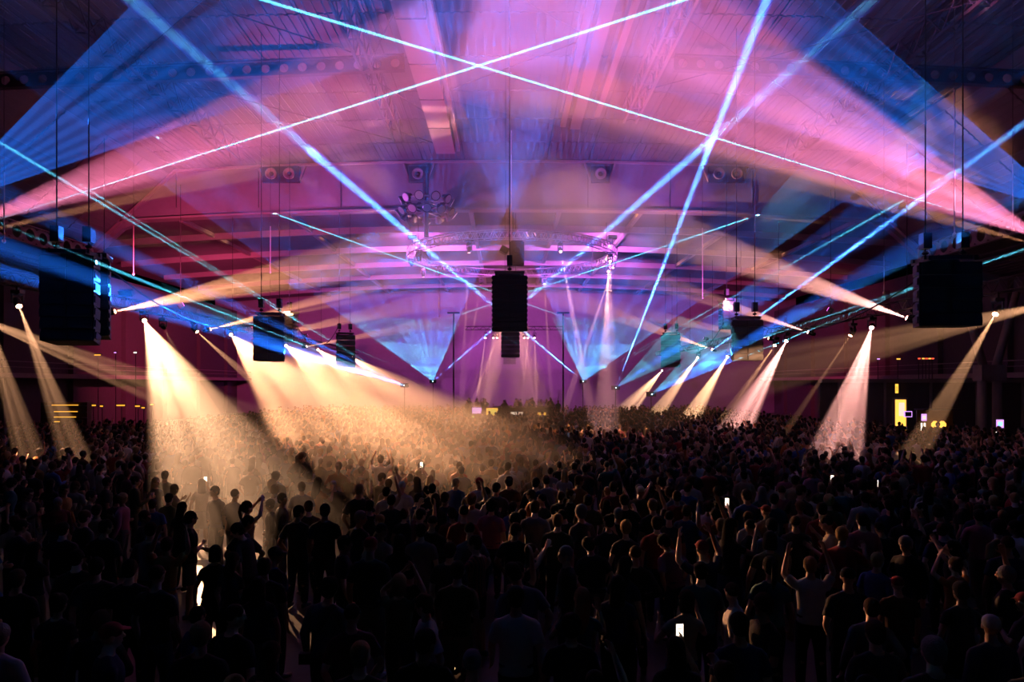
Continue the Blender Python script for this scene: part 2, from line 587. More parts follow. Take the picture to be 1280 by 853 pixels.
def lattice(x, z, h, w, y0, y1, label, material='steel', bay=1.5):
    root = empty('lattice_girder', (x, 0, z))
    tag(root, label, 'roof girder', 'lattice girders under the roof')
    yc, L = (y0 + y1) / 2, y1 - y0
    for k in (-1, 1):
        MB().box((k * w / 2, yc, 0), (0.12, L, 0.14)).build('lower_chord', M[material], root)
        MB().box((k * w / 2, yc, h), (0.12, L, 0.12)).build('upper_chord', M[material], root)
    me = None
    n = int(L / bay)
    dg = MB()
    for k in (-1, 1):
        dg.tube((k * w / 2, 0, 0.03), (k * w / 2, bay / 2, h), 0.04, n=5).tube((k * w / 2, bay / 2, h), (k * w / 2, bay, 0.03), 0.04, n=5)
    dg.tube((-w / 2, 0, 0), (w / 2, 0, 0), 0.04, n=5)
    dg = dg.mesh('diagonal', M[material])
    for i in range(n):
        obj('diagonal', dg, root).location = (0, y0 + i * bay, 0)
lattice(-6.6, 18.9, 1.0, 0.5, 4, 42, 'lattice roof girder left of the wide duct', 'dark_steel')
lattice(7.1, 18.95, 0.9, 0.7, 4, 39, 'orange-lit lattice roof girder on the right of the roof beams')
lattice(-17.4, 18.4, 1.2, 0.6, 6, 44, 'dark lattice roof girder over the left crowd', 'dark_steel', 2.0)
lattice(18.2, 18.4, 1.2, 0.6, 6, 44, 'dark lattice roof girder over the right crowd', 'dark_steel', 2.0)

# cross girders with round holes (castellated)
def castellated(p0, p1, h, hole_r, pitch, label, material='dark_steel', group='girders with round holes'):
    p0, p1 = Vector(p0), Vector(p1)
    d = p1 - p0
    L = d.length
    n = int(L / pitch)
    root = empty('castellated_girder', p0)
    tag(root, label, 'roof girder', group)
    root.rotation_mode = 'QUATERNION'
    xq = d.normalized()
    yq = Vector((0, 0, 1)).cross(xq).normalized()
    root.rotation_quaternion = Matrix((xq, yq, xq.cross(yq))).transposed().to_quaternion()
    P = L / n
    v_, f_ = [], []
    K = 12
    for y in (-0.03, 0.03):
        for k in range(K):
            t = 2 * math.pi * k / K
            v_.append((P / 2 + hole_r * math.cos(t), y, h / 2 + hole_r * math.sin(t)))
        for k in range(K):
            t = 2 * math.pi * k / K
            c, s = math.cos(t), math.sin(t)
            q = min(P / 2 / max(abs(c), 1e-6), h / 2 / max(abs(s), 1e-6))
            v_.append((P / 2 + q * c, y, h / 2 + q * s))
        # corners are close enough to the sampled outline
    for k in range(K):
        j = (k + 1) % K
        f_ += [(k, K + k, K + j, j), (2 * K + k, 2 * K + j, 3 * K + j, 3 * K + k), (k, j, 2 * K + j, 2 * K + k)]
    me = MB().add(v_, f_).mesh('holed_web', M[material])
    for i in range(n):
        obj('holed_web', me, root).location = (i * P, 0, 0)
    MB().box((L / 2, 0, 0), (L, 0.3, 0.07)).build('lower_flange', M[material], root)
    MB().box((L / 2, 0, h), (L, 0.3, 0.07)).build('upper_flange', M[material], root)
    return root
castellated((-26, 32.5, 18.0), (-4.8, 32.5, 18.95), 0.7, 0.22, 0.85, 'dark cross girder with round holes, left of the wide duct')
castellated((8.0, 32.5, 18.95), (26, 32.5, 18.1), 0.7, 0.22, 0.85, 'dark cross girder with round holes, right of the roof beams')
castellated((-29.6, 30, 12.7), (-29.6, 49, 12.7), 1.1, 0.4, 1.15, 'pale eaves girder with round holes above the left truss', 'steel')
castellated((29.6, 30, 12.7), (29.6, 49, 12.7), 1.1, 0.4, 1.15, 'pale eaves girder with round holes above the right truss', 'steel')

# thin cross ties between the girders
ties = [((-17, 22, 18.6), (-6.8, 31, 19)), ((-6.8, 22, 19), (-17, 31, 18.6)), ((-17, 32, 18.6), (-6.8, 42, 19)), ((-6.8, 33, 19), (-4.6, 38, 19.2)),
        ((-6.8, 33, 19), (-4.6, 28, 19.2)), ((-6.8, 40, 19), (-4.6, 43, 19.2)), ((7.3, 28, 19.1), (18, 38, 18.6)), ((18, 26, 18.6), (7.3, 35, 19.1)), ((5.3, 22, 19.2), (7, 30, 19.1)), ((-3, 24, 19.5), (3.2, 30, 19.5)), ((-3, 36, 19.5), (3.2, 31, 19.5))]
for a, b in ties:
    t = MB().tube(a, b, 0.03, n=5).build('tie_rod', M['dark_steel'])
    tag(t, 'thin diagonal steel tie rod between the roof girders', 'tie rod', 'diagonal tie rods under the roof')

# ---------------------------------------------------------------- rigging
def chain(parent, x, y, z0, z1):
    MB().tube((x, y, z0), (x, y, z1), 0.018, n=5).build('hoist_chain', M['cable'], parent)

def line_array(px, top, d, w, h, n, rz, label, hoist=True, lamps=True, material='black', curve=0.0):
    c = at(px, top, d)
    root = empty('line_array_speaker', c, rz)
    tag(root, label, 'speaker', 'hanging speaker arrays')
    bh = h / n
    z, y = 0.0, 0.0
    for i in range(n):
        a = curve * (i / n) ** 1.6
        R = Matrix.Rotation(-a, 3, 'X')
        k = MB()
        dz = bh * 0.96
        hw, dp = w / 2, 0.62
        vv = [(-hw, -dp / 2, -dz), (hw, -dp / 2, -dz), (hw * 0.82, dp / 2, -dz * 0.9), (-hw * 0.82, dp / 2, -dz * 0.9),
              (-hw, -dp / 2, 0), (hw, -dp / 2, 0), (hw * 0.82, dp / 2, -dz * 0.1), (-hw * 0.82, dp / 2, -dz * 0.1)]
        k.add([R @ Vector(p) for p in vv], [(0, 3, 2, 1), (4, 5, 6, 7), (0, 1, 5, 4), (1, 2, 6, 5), (2, 3, 7, 6), (3, 0, 4, 7)])
        cab = k.build('speaker_cabinet', M[material], root)
        cab.location = (0, y, z)
        for s in (-1, 1):
            MB().box(R @ Vector((s * w * 0.24, -dp / 2 - 0.012, -dz / 2)), (w * 0.44, 0.025, dz * 0.86), R).build('grille', M['grille'], cab)
            MB().box(R @ Vector((s * (hw + 0.012), -dp / 2 + 0.08, -dz / 2)), (0.035, 0.1, dz * 0.55), R).build('rigging_plate', M['dark_steel'], cab)
        z -= bh * math.cos(a)
        y += bh * math.sin(a) * 0.5
    fr = MB()
    for s in (-1, 1):
        fr.box((s * w * 0.36, 0, 0.09), (0.1, 0.9, 0.12))
    fr.box((0, -0.3, 0.12), (w * 0.86, 0.1, 0.1)).box((0, 0.3, 0.12), (w * 0.86, 0.1, 0.1))
    fr.build('flying_frame', M['dark_steel'], root)
    if hoist:
        for s in ((-0.3, 0.3) if w > 1.2 and lamps else (0,)):
            MB().box((s * w, 0, 0.62), (0.22, 0.26, 0.42)).lathe([(0.4, 0.05), (0.44, 0.1), (0.5, 0.05)], 8, None, (s * w, 0, -0.15)).build('chain_hoist', M['housing'], root)
            chain(root, s * w, 0, 0.15, ceil_z(c.x) - c.z if d < BK else far_z(c.x) - c.z)
    return root

line_array(91, 322, 18.6, 1.38, 2.38, 7, 0.10, 'large black line array hanging beside the left lighting truss', curve=0.28)
line_array(126, 326, 19.6, 0.50, 2.25, 9, 0.35, 'narrow black side array next to the large left speaker', hoist=False, curve=0.2)
line_array(338, 396, 31.5, 1.36, 2.1, 6, 0.06, 'black line array, second in the row along the left crowd', curve=0.12)
line_array(362, 393, 47, 1.15, 1.95, 8, -0.45, 'line array with its lit face coloured pale, hanging just behind the second left speaker', material='pale')
line_array(431, 419, 50, 1.36, 2.4, 6, 0.5, 'violet-lit line array, third in the row along the left crowd')
line_array(637, 346, 27, 1.36, 2.2, 12, 0.0, 'black grille-fronted line array hung in the middle of the hall', lamps=False)
line_array(638, 405, 52, 1.36, 2.6, 8, 0.0, 'line array hanging behind the middle one, over the stage')
line_array(637, 438, 77, 1.36, 1.6, 6, 0.0, 'small far line array hanging beyond the stage')
line_array(1180, 330, 18.6, 1.62, 1.75, 5, -0.08, 'large black line array hanging beside the right lighting truss', curve=0.1)
line_array(932, 401, 31, 1.36, 1.85, 6, -0.05, 'black line array, second in the row along the right crowd', curve=0.08)
line_array(908, 377, 46, 1.0, 1.9, 8, 0.3, 'blue-lit line array hanging just behind the second right speaker')
line_array(839, 419, 50, 1.36, 2.4, 6, -0.4, 'dark line array, third in the row along the right crowd')

def box_truss(p0, p1, w, label, group, material='black_truss', bay=0.8):
    p0, p1 = Vector(p0), Vector(p1)
    L = (p1 - p0).length
    root = empty('lighting_truss', p0)
    tag(root, label, 'truss', group)
    root.rotation_mode = 'QUATERNION'
    yq = (p1 - p0).normalized()
    xq = yq.cross(Vector((0, 0, 1))).normalized()
    root.rotation_quaternion = Matrix((xq, yq, xq.cross(yq))).transposed().to_quaternion()
    for sx in (-1, 1):
        for sz in (-1, 1):
            MB().tube((sx * w / 2, 0, sz * w / 2), (sx * w / 2, L, sz * w / 2), 0.03, n=6).build('chord', M[material], root)
    b = MB()
    h = w / 2
    for (ax, az), (bx_, bz) in (((-h, -h), (-h, h)), ((h, -h), (h, h)), ((-h, -h), (h, -h)), ((-h, h), (h, h))):
        b.tube((ax, 0, az), (bx_, bay / 2, bz), 0.016, n=4).tube((bx_, bay / 2, bz), (ax, bay, az), 0.016, n=4)
    bme = b.mesh('brace', M[material])
    for i in range(int(L / bay)):
        obj('brace', bme, root).location = (0, i * bay, 0)
    for i in range(int(L / 8)):
        MB().tube((0, 4 + 8 * i, h), (0, 4 + 8 * i, 8), 0.02, n=5).build('suspension_cable', M['cable'], root)
    return root
TRX, TRZ = 20.0, 8.15
box_truss((-TRX, 14, TRZ + 0.1), (-TRX, 92, TRZ + 0.1), 0.5, 'long black truss carrying the warm lights on the left', 'side lighting trusses')
box_truss((TRX, 14, TRZ - 0.2), (TRX, 90, TRZ - 0.2), 0.5, 'long black truss carrying the warm lights on the right', 'side lighting trusses')

# ring truss over the stage
RC, RR, RZ = Vector((0.55, 59.0, 0)), 8.7, 15.0
root = empty('ring_truss', (RC.x, RC.y, RZ))
tag(root, 'round aluminium truss ring hanging over the stage', 'truss')
for rr in (-0.3, 0.3):
    for zz in (-0.3, 0.3):
        MB().ring((0, 0, zz), RR + rr, 0.04, 64, 5).build('ring_chord', M['alu'], root)
b = MB()
N = 96
for i in range(N):
    t0, t1 = 2 * math.pi * i / N, 2 * math.pi * (i + 0.5) / N
    t2 = 2 * math.pi * (i + 1) / N
    def P(t, r, z): return Vector(((RR + r) * math.cos(t), (RR + r) * math.sin(t), z))
    for r in (-0.3, 0.3):
        b.tube(P(t0, r, -0.3), P(t1, r, 0.3), 0.02, n=4, cap=False).tube(P(t1, r, 0.3), P(t2, r, -0.3), 0.02, n=4, cap=False)
    for z in (-0.3, 0.3):
        b.tube(P(t0, -0.3, z), P(t1, 0.3, z), 0.02, n=4, cap=False)
b.build('ring_bracing', M['alu'], root)
for k in range(6):
    t = 2 * math.pi * (k + 0.5) / 6
    x, y = RR * math.cos(t), RR * math.sin(t)
    MB().tube((x, y, 0.3), (x, y, far_z(x) - RZ), 0.03, n=5).build('suspension_cable', M['cable'], root)

# projector hung in front of the ring, with the centre cable
pr = at(641, 318, 44)
root = empty('hanging_projector', pr)
tag(root, 'blue-lit box projector hanging above the middle speaker array', 'projector')
MB().box((0.25, 0, 0), (0.95, 1.3, 1.35)).box((0.25, 0, 0.72), (0.75, 1.1, 0.1)).build('projector_body', M['dark_steel'], root)
MB().box((-0.55, 0, 0.25), (0.5, 0.7, 0.4), Matrix.Rotation(0.5, 3, 'Y')).build('side_arm', M['housing'], root)
MB().lathe([(0, 0.22), (0.2, 0.24), (0.24, 0.18)], 14, Matrix.Rotation(math.pi / 2, 3, 'X'), (0.25, -0.64, 0.1)).build('projector_lens', M['housing'], root)
MB().tube((-0.1, 0, 0.7), (-0.1, 0, 20.4 - pr.z), 0.035, n=6).build('suspension_rod', M['rod'], root)

# lamp cluster
c = at(533, 262, 47)
root = empty('lamp_cluster', c)
tag(root, 'round two-tier cluster of floodlights hanging under the bulkhead', 'floodlight cluster')
MB().ring((0, 0, 0.55), 1.55, 0.06, 32, 6).build('upper_hoop', M['steel'], root)
MB().ring((0, 0, -0.2), 1.75, 0.06, 32, 6).build('lower_hoop', M['steel'], root)
MB().tube((0, 0, -1.9), (0, 0, 18.5 - c.z), 0.16, n=8).build('centre_post', M['dark_steel'], root)
sp = MB()
for k in range(6):
    t = math.pi * k / 3
    sp.tube((0, 0, 0.55), (1.55 * math.cos(t), 1.55 * math.sin(t), 0.55), 0.04, n=5).tube((0, 0, -0.2), (1.75 * math.cos(t), 1.75 * math.sin(t), -0.2), 0.04, n=5)
sp.build('spoke', M['steel'], root)
for tier, (R_, z, n) in enumerate(((1.6, 0.6, 10), (1.8, -0.25, 12))):
    for k in range(n):
        t = 2 * math.pi * (k + 0.25) / n
        dv = Vector((math.cos(t), math.sin(t), -0.55 - 0.3 * tier)).normalized()
        q = dv.to_track_quat('Z', 'Y').to_matrix()
        fl = MB().lathe([(-0.3, 0.14), (-0.1, 0.22), (0.12, 0.34), (0.2, 0.34)], 12, q, (R_ * math.cos(t), R_ * math.sin(t), z)).build('floodlight', M['dark_steel'], root)
        MB().lathe([(0.2, 0.28), (0.215, 0.26)], 12, q, (R_ * math.cos(t), R_ * math.sin(t), z)).build('flood_glass', M['alu'], fl)

# thin drop cables
for px, y0, y1, d, lab in ((1193, 112, 292, 24, 'thin bright rod hanging under the pink beam on the right'), (1266, 205, 285, 25, 'short bright rod hanging at the end of the right pink beam'),
                           (167, 282, 342, 38, 'thin pale rod hanging right of the large left speaker'), (338, 283, 340, 46, 'thin pale rod hanging above the second left speaker'),
                           (1105, 320, 365, 34, 'thin violet rod hanging left of the large right speaker'), (5, 215, 300, 24, 'thin rod hanging at the left pink beam'),
                           (549, 365, 395, 58, 'short rod hanging left of the stage under the ring truss'), (878, 285, 372, 46, 'thin rod hanging above the blue-lit right speaker')):
    a, b_ = at(px, y0, d), at(px, y1, d)
    root = empty('drop_rod', b_)
    tag(root, lab, 'rod', 'rods hanging from the roof')
    MB().tube((0, 0, 0), (0, 0, a.z - b_.z), 0.028, n=5).build('rod', M['rod'], root)
    MB().tube((0, 0, a.z - b_.z), (0, 0, (ceil_z(a.x) if d < BK else far_z(a.x)) + 0.12 - b_.z), 0.012, n=4).build('wire', M['cable'], root)
    MB().lathe([(-0.12, 0.03), (-0.08, 0.06), (0.0, 0.06), (0.03, 0.03)], 8).build('end_clamp', M['rod'], root)

# swagged cables between the arrays
def swag(p, q, sag, label):
    p, q = Vector(p), Vector(q)
    pts = [p.lerp(q, i / 14) - Vector((0, 0, sag * 4 * (i / 14) * (1 - i / 14))) for i in range(15)]
    o = MB().path(pts, 0.025, 5).build('power_cable', M['cable'])
    tag(o, label, 'cable', 'cables slung between the speakers')
swag(at(135, 335, 19.5), at(330, 401, 31.5), 0.9, 'black cable slung from the large left speaker to the second one')
swag(at(372, 410, 33), at(424, 405, 50), 1.2, 'black cable slung between second and third left speakers')
swag(at(1143, 352, 19), at(945, 404, 31), 0.8, 'black cable slung from the large right speaker to the second one')
swag(at(905, 404, 33), at(846, 425, 50), 1.2, 'black cable slung between second and third right speakers')

# ---------------------------------------------------------------- stage
root = empty('dj_stage', (0.6, 59, 0))
tag(root, 'low black stage with a wide booth in the middle of the crowd', 'stage')
MB().box((0, 0, 0.45), (9.0, 6.0, 0.9)).build('stage_deck', M['stage'], root)
MB().box((0, 0, 0.92), (9.1, 6.1, 0.06)).build('deck_edge', M['dark_steel'], root)
MB().box((0.6, -1.6, 1.45), (5.2, 0.8, 1.0)).build('booth_front', M['stage'], root)
MB().box((0.6, -1.6, 1.98), (5.5, 1.0, 0.08)).build('booth_top', M['dark_steel'], root)
for k in range(5):
    MB().box((-1.4 + k * 0.95, -1.6, 2.06), (0.5, 0.5, 0.1)).build('deck_player', M['housing'], root)
E = {'violet': mat('screen_violet', (0.1, 0.1, 0.1), emit=(0.75, 0.35, 1.0), estr=1.4), 'amber': mat('screen_amber', (0.1, 0.1, 0.1), emit=(1.0, 0.5, 0.06), estr=1.6),
     'white': mat('sign_white', (0.1, 0.1, 0.1), emit=(1.0, 0.75, 0.6), estr=1.1), 'green': mat('screen_green', (0.1, 0.1, 0.1), emit=(0.35, 0.9, 0.25), estr=0.9),
     'door': mat('lit_doorway', (0.1, 0.1, 0.1), emit=(1.0, 0.48, 0.07), estr=1.8), 'blue': mat('screen_blue', (0.1, 0.1, 0.1), emit=(0.25, 0.55, 1.0), estr=2.0),
     'strip': mat('amber_strip', (0.1, 0.1, 0.1), emit=(1.0, 0.46, 0.04), estr=1.2), 'red': mat('red_light', (0.1, 0.1, 0.1), emit=(1.0, 0.08, 0.04), estr=2.0),
     'phone': mat('phone_white', (0.1, 0.1, 0.1), emit=(1.0, 0.85, 0.65), estr=3.0)}
def screen(px, py, w, h, d, col, label, lines=3, second='white'):
    c = at(px, py, d)
    r = empty('led_screen', c)
    tag(r, label, 'screen', 'lit screens on the stage')
    MB().box((0, 0, 0), (w + 0.08, 0.08, h + 0.08)).box((0, 0.1, -(c.z - 0.95) / 2), (0.08, 0.06, c.z - 0.95)).build('screen_frame', M['housing'], r)
    MB().box((0, -0.045, 0), (w, 0.01, h)).build('display', E[col], r)
    for k in range(lines):
        MB().box(((k % 2) * 0.1 * w - 0.05 * w, -0.055, h * (0.3 - 0.3 * k)), (w * (0.75 - 0.15 * (k % 2)), 0.008, h * 0.1)).build('display_row', E[second], r)
screen(596, 513.5, 0.75, 0.5, 56.2, 'violet', 'violet screen with pale rows at the left end of the stage')
screen(615, 515, 0.95, 0.62, 56.4, 'amber', 'amber screen with green rows on the stage', 3, 'green')
screen(646, 517, 1.0, 0.22, 56.6, 'white', 'small white sign strip on the front of the booth', 0)
screen(677, 517.5, 0.7, 0.22, 56.2, 'amber', 'small amber sign strip at the right end of the stage', 1)
screen(593, 522, 0.5, 0.3, 55.9, 'green', 'small green monitor beneath the violet screen', 1)
for px, lab in ((567, 'tall thin black mast left of the stage'), (704, 'tall thin black mast right of the stage')):
    c = at(px, 480, 50)
    r = empty('mast', (c.x, c.y, 0))
    tag(r, lab, 'mast', 'masts beside the stage')
    MB().tube((0, 0, 0), (0, 0, 9.2), 0.07, 0.05, 8).build('pole', M['black_truss'], r)
    MB().box((0, 0, 0.05), (0.9, 0.9, 0.1)).build('base_plate', M['black_truss'], r)
    MB().box((0.0, 0, 9.2), (0.9, 0.12, 0.12)).build('cross_arm', M['black_truss'], r)

# ---------------------------------------------------------------- side bars and signs
CW = 46.0
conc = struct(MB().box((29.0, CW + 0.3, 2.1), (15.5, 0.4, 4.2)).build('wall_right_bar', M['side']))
MB().box((29.0, CW + 0.0, 4.2), (15.6, 0.5, 0.25)).build('coping', M['concrete'], conc)
for k in range(5):
    MB().box((22.5 + 3.1 * k, CW + 0.06, 2.1), (0.14, 0.12, 4.0)).build('wall_rib', M['concrete'], conc)
door = struct(empty('door_1', at(1125, 510, CW)))
MB().box((0, -0.02, -0.55), (0.74, 0.06, 2.2)).build('lit_opening', E['door'], door)
MB().box((0.08, -0.06, -0.1), (0.36, 0.03, 0.9)).build('inner_light', E['white'], door)
for s in (-1, 1):
    MB().box((s * 0.43, -0.02, -0.55), (0.1, 0.16, 2.3)).build('door_jamb', M['concrete'], door)
MB().box((0, -0.02, 0.62), (0.96, 0.16, 0.12)).build('door_head', M['concrete'], door)

def lit_sign(px, py, w, h, d, col, label, inner=None, post=True):
    c = at(px, py, d)
    r = empty('lit_sign', c)
    tag(r, label, 'sign', 'lit signs at the right bar')
    MB().box((0, 0.06, 0), (w + 0.06, 0.1, h + 0.06)).build('sign_box', M['housing'], r)
    MB().box((0, 0, 0), (w, 0.03, h)).build('sign_face', E[col], r)
    if inner:
        MB().box((0, -0.02, 0), (w * 0.6, 0.02, h * 0.5)).build('sign_symbol', E[inner], r)
    if post:
        MB().tube((0, 0.08, -h / 2), (0, 0.08, -c.z), 0.04, n=6).build('sign_post', M['black_truss'], r)
lit_sign(1155, 522, 0.3, 0.4, 40, 'violet', 'violet square sign above the small white panel at the right bar', 'white')
lit_sign(1154, 534, 0.26, 0.46, 40.2, 'phone', 'small white lit panel below the violet square sign', None, True)
lit_sign(1250, 530, 0.4, 0.46, 38, 'violet', 'violet square sign near the concrete column on the right', 'blue')
lit_sign(1249, 543, 0.36, 0.26, 38.2, 'phone', 'white lit panel below the violet sign near the column', None, True)
lit_sign(1121, 486, 0.2, 0.62, 46.02, 'amber', 'tall narrow amber sign above the lit doorway', 'strip', False)
c = at(1135, 518, 42)
r = empty('monitor', c); tag(r, 'dark monitor with a violet lit rim beside the doorway', 'monitor')
MB().box((0, 0, 0), (0.48, 0.06, 0.36)).build('monitor_rim', E['violet'], r)
MB().box((0, -0.035, 0), (0.38, 0.02, 0.28)).build('monitor_panel', M['black'], r)
MB().tube((0, 0.04, -0.15), (0, 0.04, -c.z), 0.03, n=6).build('monitor_stand', M['black_truss'], r)
c = at(1176, 531, 41)
r = empty('bar_kiosk', (c.x, c.y, 0)); tag(r, 'bar kiosk with two glowing amber lamps behind the right crowd', 'bar')
MB().box((0, 0.2, 0.55), (2.2, 0.8, 1.1)).build('bar_front', M['wood'], r)
MB().box((0, 0.15, 1.13), (2.4, 1.0, 0.07)).build('bar_top', M['dark_steel'], r)
MB().box((0, 0.6, 1.8), (2.2, 0.1, 1.3)).build('back_panel', M['wood'], r)
MB().box((0, 0.2, 2.45), (2.4, 1.0, 0.08)).build('canopy', M['dark_steel'], r)
for s in (-0.22, 0.22):
    MB().lathe([(-0.2, 0.1), (-0.1, 0.2), (0.05, 0.2), (0.2, 0.08)], 12, None, (s, 0.2, c.z)).build('bar_lamp', E['door'], r)
# twin-leg column
for sx, lab in ((1, 'pale twin-leg concrete column with forked top on the right'), ):
    c = at(1237, 480, 41)
    r = empty('forked_column', (c.x, c.y, 0)); tag(r, lab, 'column')
    for s in (-0.45, 0.45):
        MB().tube((s, 0, 0), (s, 0, 4.2), 0.26, 0.26, 14).build('column_leg', M['concrete'], r, True)
        MB().tube((s * 0.9, 0, 5.1), (s * 3.6, 0, 9.5), 0.24, 0.2, 12).build('fork_arm', M['concrete'], r, True)
    MB().box((0, 0, 4.65), (1.5, 0.8, 0.95)).build('column_head', M['concrete'], r)
# amber strip lights of the left bar, small far lights
c = at(78, 520, 44)
r = empty('back_bar', (c.x, c.y, 0)); tag(r, 'tiered bar shelf with amber light strips behind the left crowd', 'bar')
MB().box((0, 0.4, 1.4), (3.0, 0.5, 2.8)).build('bar_cabinet', M['wood'], r)
for k, (z, w, o_) in enumerate(((2.62, 1.7, 0.1), (2.2, 1.5, 0.15), (1.85, 1.4, 0.1), (1.55, 0.5, -0.5))):
    MB().box((o_, 0.05, z - 0.04), (2.8, 0.3, 0.03)).build('shelf', M['dark_steel'], r)
    MB().box((o_, 0.1, z), (w, 0.05, 0.05)).build('light_strip', E['strip'], r)
def far_lamp(px, py, d, w, col, label, group):
    c = at(px, py, d)
    r = empty('wall_lamp', c); tag(r, label, 'lamp', group)
    MB().box((0, 0.06, 0.02), (w + 0.08, 0.1, 0.16)).build('lamp_casing', M['housing'], r)
    MB().box((0, -0.01, 0), (w, 0.06, 0.09)).build('lamp_tube', E[col], r)
    MB().tube((0, 0.08, 0), (0, 0.08, -c.z), 0.03, n=5).build('lamp_post', M['black_truss'], r)
for px, w in ((116, 0.4), (127, 0.18), (151, 0.55), (172, 0.3), (179, 0.2), (190, 0.2)):
    far_lamp(px, 506 + (px % 5), 46, w, 'strip', 'small amber strip lamp in the left bar row', 'amber lamps behind the left crowd')
far_lamp(1098, 449, 55, 0.2, 'violet', 'small violet lamp above the right bar wall', None)
far_lamp(1123, 449, 55, 0.28, 'door', 'small warm lamp above the lit doorway', None)
for k, px in enumerate((1149, 1154, 1158, 1162, 1166)):
    far_lamp(px, 448.5, 55, 0.18, ('red', 'door', 'red', 'door', 'red')[k], 'tiny coloured lamp in the row above the right bar', 'row of coloured lamps')
far_lamp(122, 444, 55, 0.5, 'strip', 'amber lamp between the left truss beams', None)
far_lamp(144, 441, 55, 0.16, 'violet', 'tiny violet lamp near the left amber lamp', None)
far_lamp(169, 441, 55, 0.22, 'phone', 'tiny white lamp near the large left speaker', None)
# ================================================================ lights
WARM, TAN, PINK, ORANGE, ROSE = (1.0, 0.51, 0.26), (1.0, 0.47, 0.23), (1.0, 0.22, 0.42), (1.0, 0.40, 0.19), (1.0, 0.42, 0.36)
GOLD = (1.0, 0.44, 0.20)
def tr(px, py):
    """pixel -> point on a side truss line (x = +-20)"""
    return at(px, py, TRX * F / abs(px - VPX))
PW = 30000.0
GL, GR = 'warm beams of the left truss', 'warm beams of the right truss'
FL, FR = 'lamps on the left truss', 'lamps on the right truss'
down = [
    # src px, target px, target z, full angle, colour, power factor, side, label words
    ((22, 378), (97, 580), 1.2, 7.5, TAN, 1.1, 'L', 'tan beam left of the large left speaker'),
    ((-24, 372), (40, 580), 1.2, 9.0, TAN, 1.1, 'L', 'tan beam beside the left wall bar shelf'),
    ((180, 400), (338, 730), 0.0, 8.6, WARM, 6.5, 'L', 'brilliant wide warm beam reaching the open floor'),
    ((204, 408), (262, 520), 1.2, 5.0, WARM, 0.9, 'L', 'slim warm beam just behind the brilliant wide beam'),
    ((288, 418), (462, 590), 1.2, 9.5, GOLD, 9, 'L', 'bright warm beam under the second left speaker'),
    ((357, 432), (535, 570), 1.2, 8.0, GOLD, 9, 'L', 'bright warm beam between second and third left speakers'),
    ((397, 437), (545, 549), 1.2, 6.5, GOLD, 8, 'L', 'warm beam in front of the third left speaker'),
    ((440, 447), (560, 533), 1.2, 5.5, GOLD, 8, 'L', 'warm beam behind the third left speaker towards the stage'),
    ((1247, 388), (1136, 578), 1.2, 7.5, TAN, 1.0, 'R', 'tan beam crossing the forked column'),
    ((1090, 408), (1043, 574), 1.2, 8.0, ROSE, 3.4, 'R', 'brilliant rose-white beam left of the lit doorway'),
    ((1066, 415), (982, 541), 1.2, 4.0, TAN, 1.4, 'R', 'slim tan beam left of the rose-white beam'),
    ((984, 425), (918, 541), 1.2, 9.0, ROSE, 4.5, 'R', 'bright rose beam beside the second right speaker'),
    ((970, 430), (898, 535), 1.2, 4.5, TAN, 1.4, 'R', 'dim slim tan beam behind the bright rose beam'),
    ((910, 445), (862, 526), 1.2, 8.0, WARM, 5, 'R', 'warm beam under the second right speaker'),
    ((873, 446), (820, 519), 1.2, 7.0, WARM, 5, 'R', 'warm beam behind the third right speaker'),
    ((828, 463), (782, 515), 1.2, 6.0, WARM, 5, 'R', 'small far warm beam left of the third right speaker'),
]
for i, (s, t, tz, a, c, p, side, lab) in enumerate(down):
    beam(tr(*s), at_z(*t, tz), a, c, PW * p, lab, GL if side == 'L' else GR, 'moving head lamp of the ' + lab,
         FL if side == 'L' else FR, bright=40 if p > 0.5 else 15, hang=8.02 if side == 'L' else 7.75, haze=HAZE_LIGHT if c is GOLD else None)
flat = [
    ((-62, 384), at(250, 508, 28), 11.0, TAN, 2.0, 'L', 'broad tan beam running low behind the left crowd', 20),
    ((243, 412), at(365, 520, 42), 7.0, TAN, 1.6, 'L', 'dim tan beam slanting behind the brilliant wide beam', 16),
    ((1345, 372), at(930, 470, 31), 13.0, TAN, 2.0, 'R', 'broad tan beam running low behind the right crowd', 26),
    ((137, 391), at(430, 328, 36), 12.0, ORANGE, 8, 'L', 'orange-pink beam rising from behind the large left speaker', 26),
    ((258, 413), at(425, 372, 47), 9.0, ORANGE, 9, 'L', 'orange-pink beam rising behind the second left speaker', 26),
    ((318, 424), at(440, 398, 56), 8.0, ORANGE, 7.0, 'L', 'orange-pink beam rising between second and third left speakers', 24),
    ((380, 434), at(450, 421, 68), 7.0, ORANGE, 5.5, 'L', 'small orange-pink beam rising behind the third left speaker', 20),
    ((1140, 400), at(850, 296, 36), 12.5, ROSE, 8.0, 'R', 'rose beam rising from behind the large right speaker', 24),
    ((1015, 417), at(850, 362, 46), 9.0, ROSE, 6.0, 'R', 'rose beam rising behind the second right speaker', 22),
    ((893, 438), at(800, 405, 64), 8.0, ORANGE, 5.5, 'R', 'orange beam rising behind the third right speaker', 22),
    ((965, 424), at(850, 402, 52), 7.0, ORANGE, 4.0, 'R', 'orange beam rising between the right speakers', 22),
]
for s, t, a, c, p, side, lab, L in flat:
    beam(tr(*s), t, a, c, PW * p, lab, 'level beams of the side trusses', 'moving head lamp of the ' + lab, FL if side == 'L' else FR,
         length=L, bright=18, hang=8.02 if side == 'L' else 7.75)

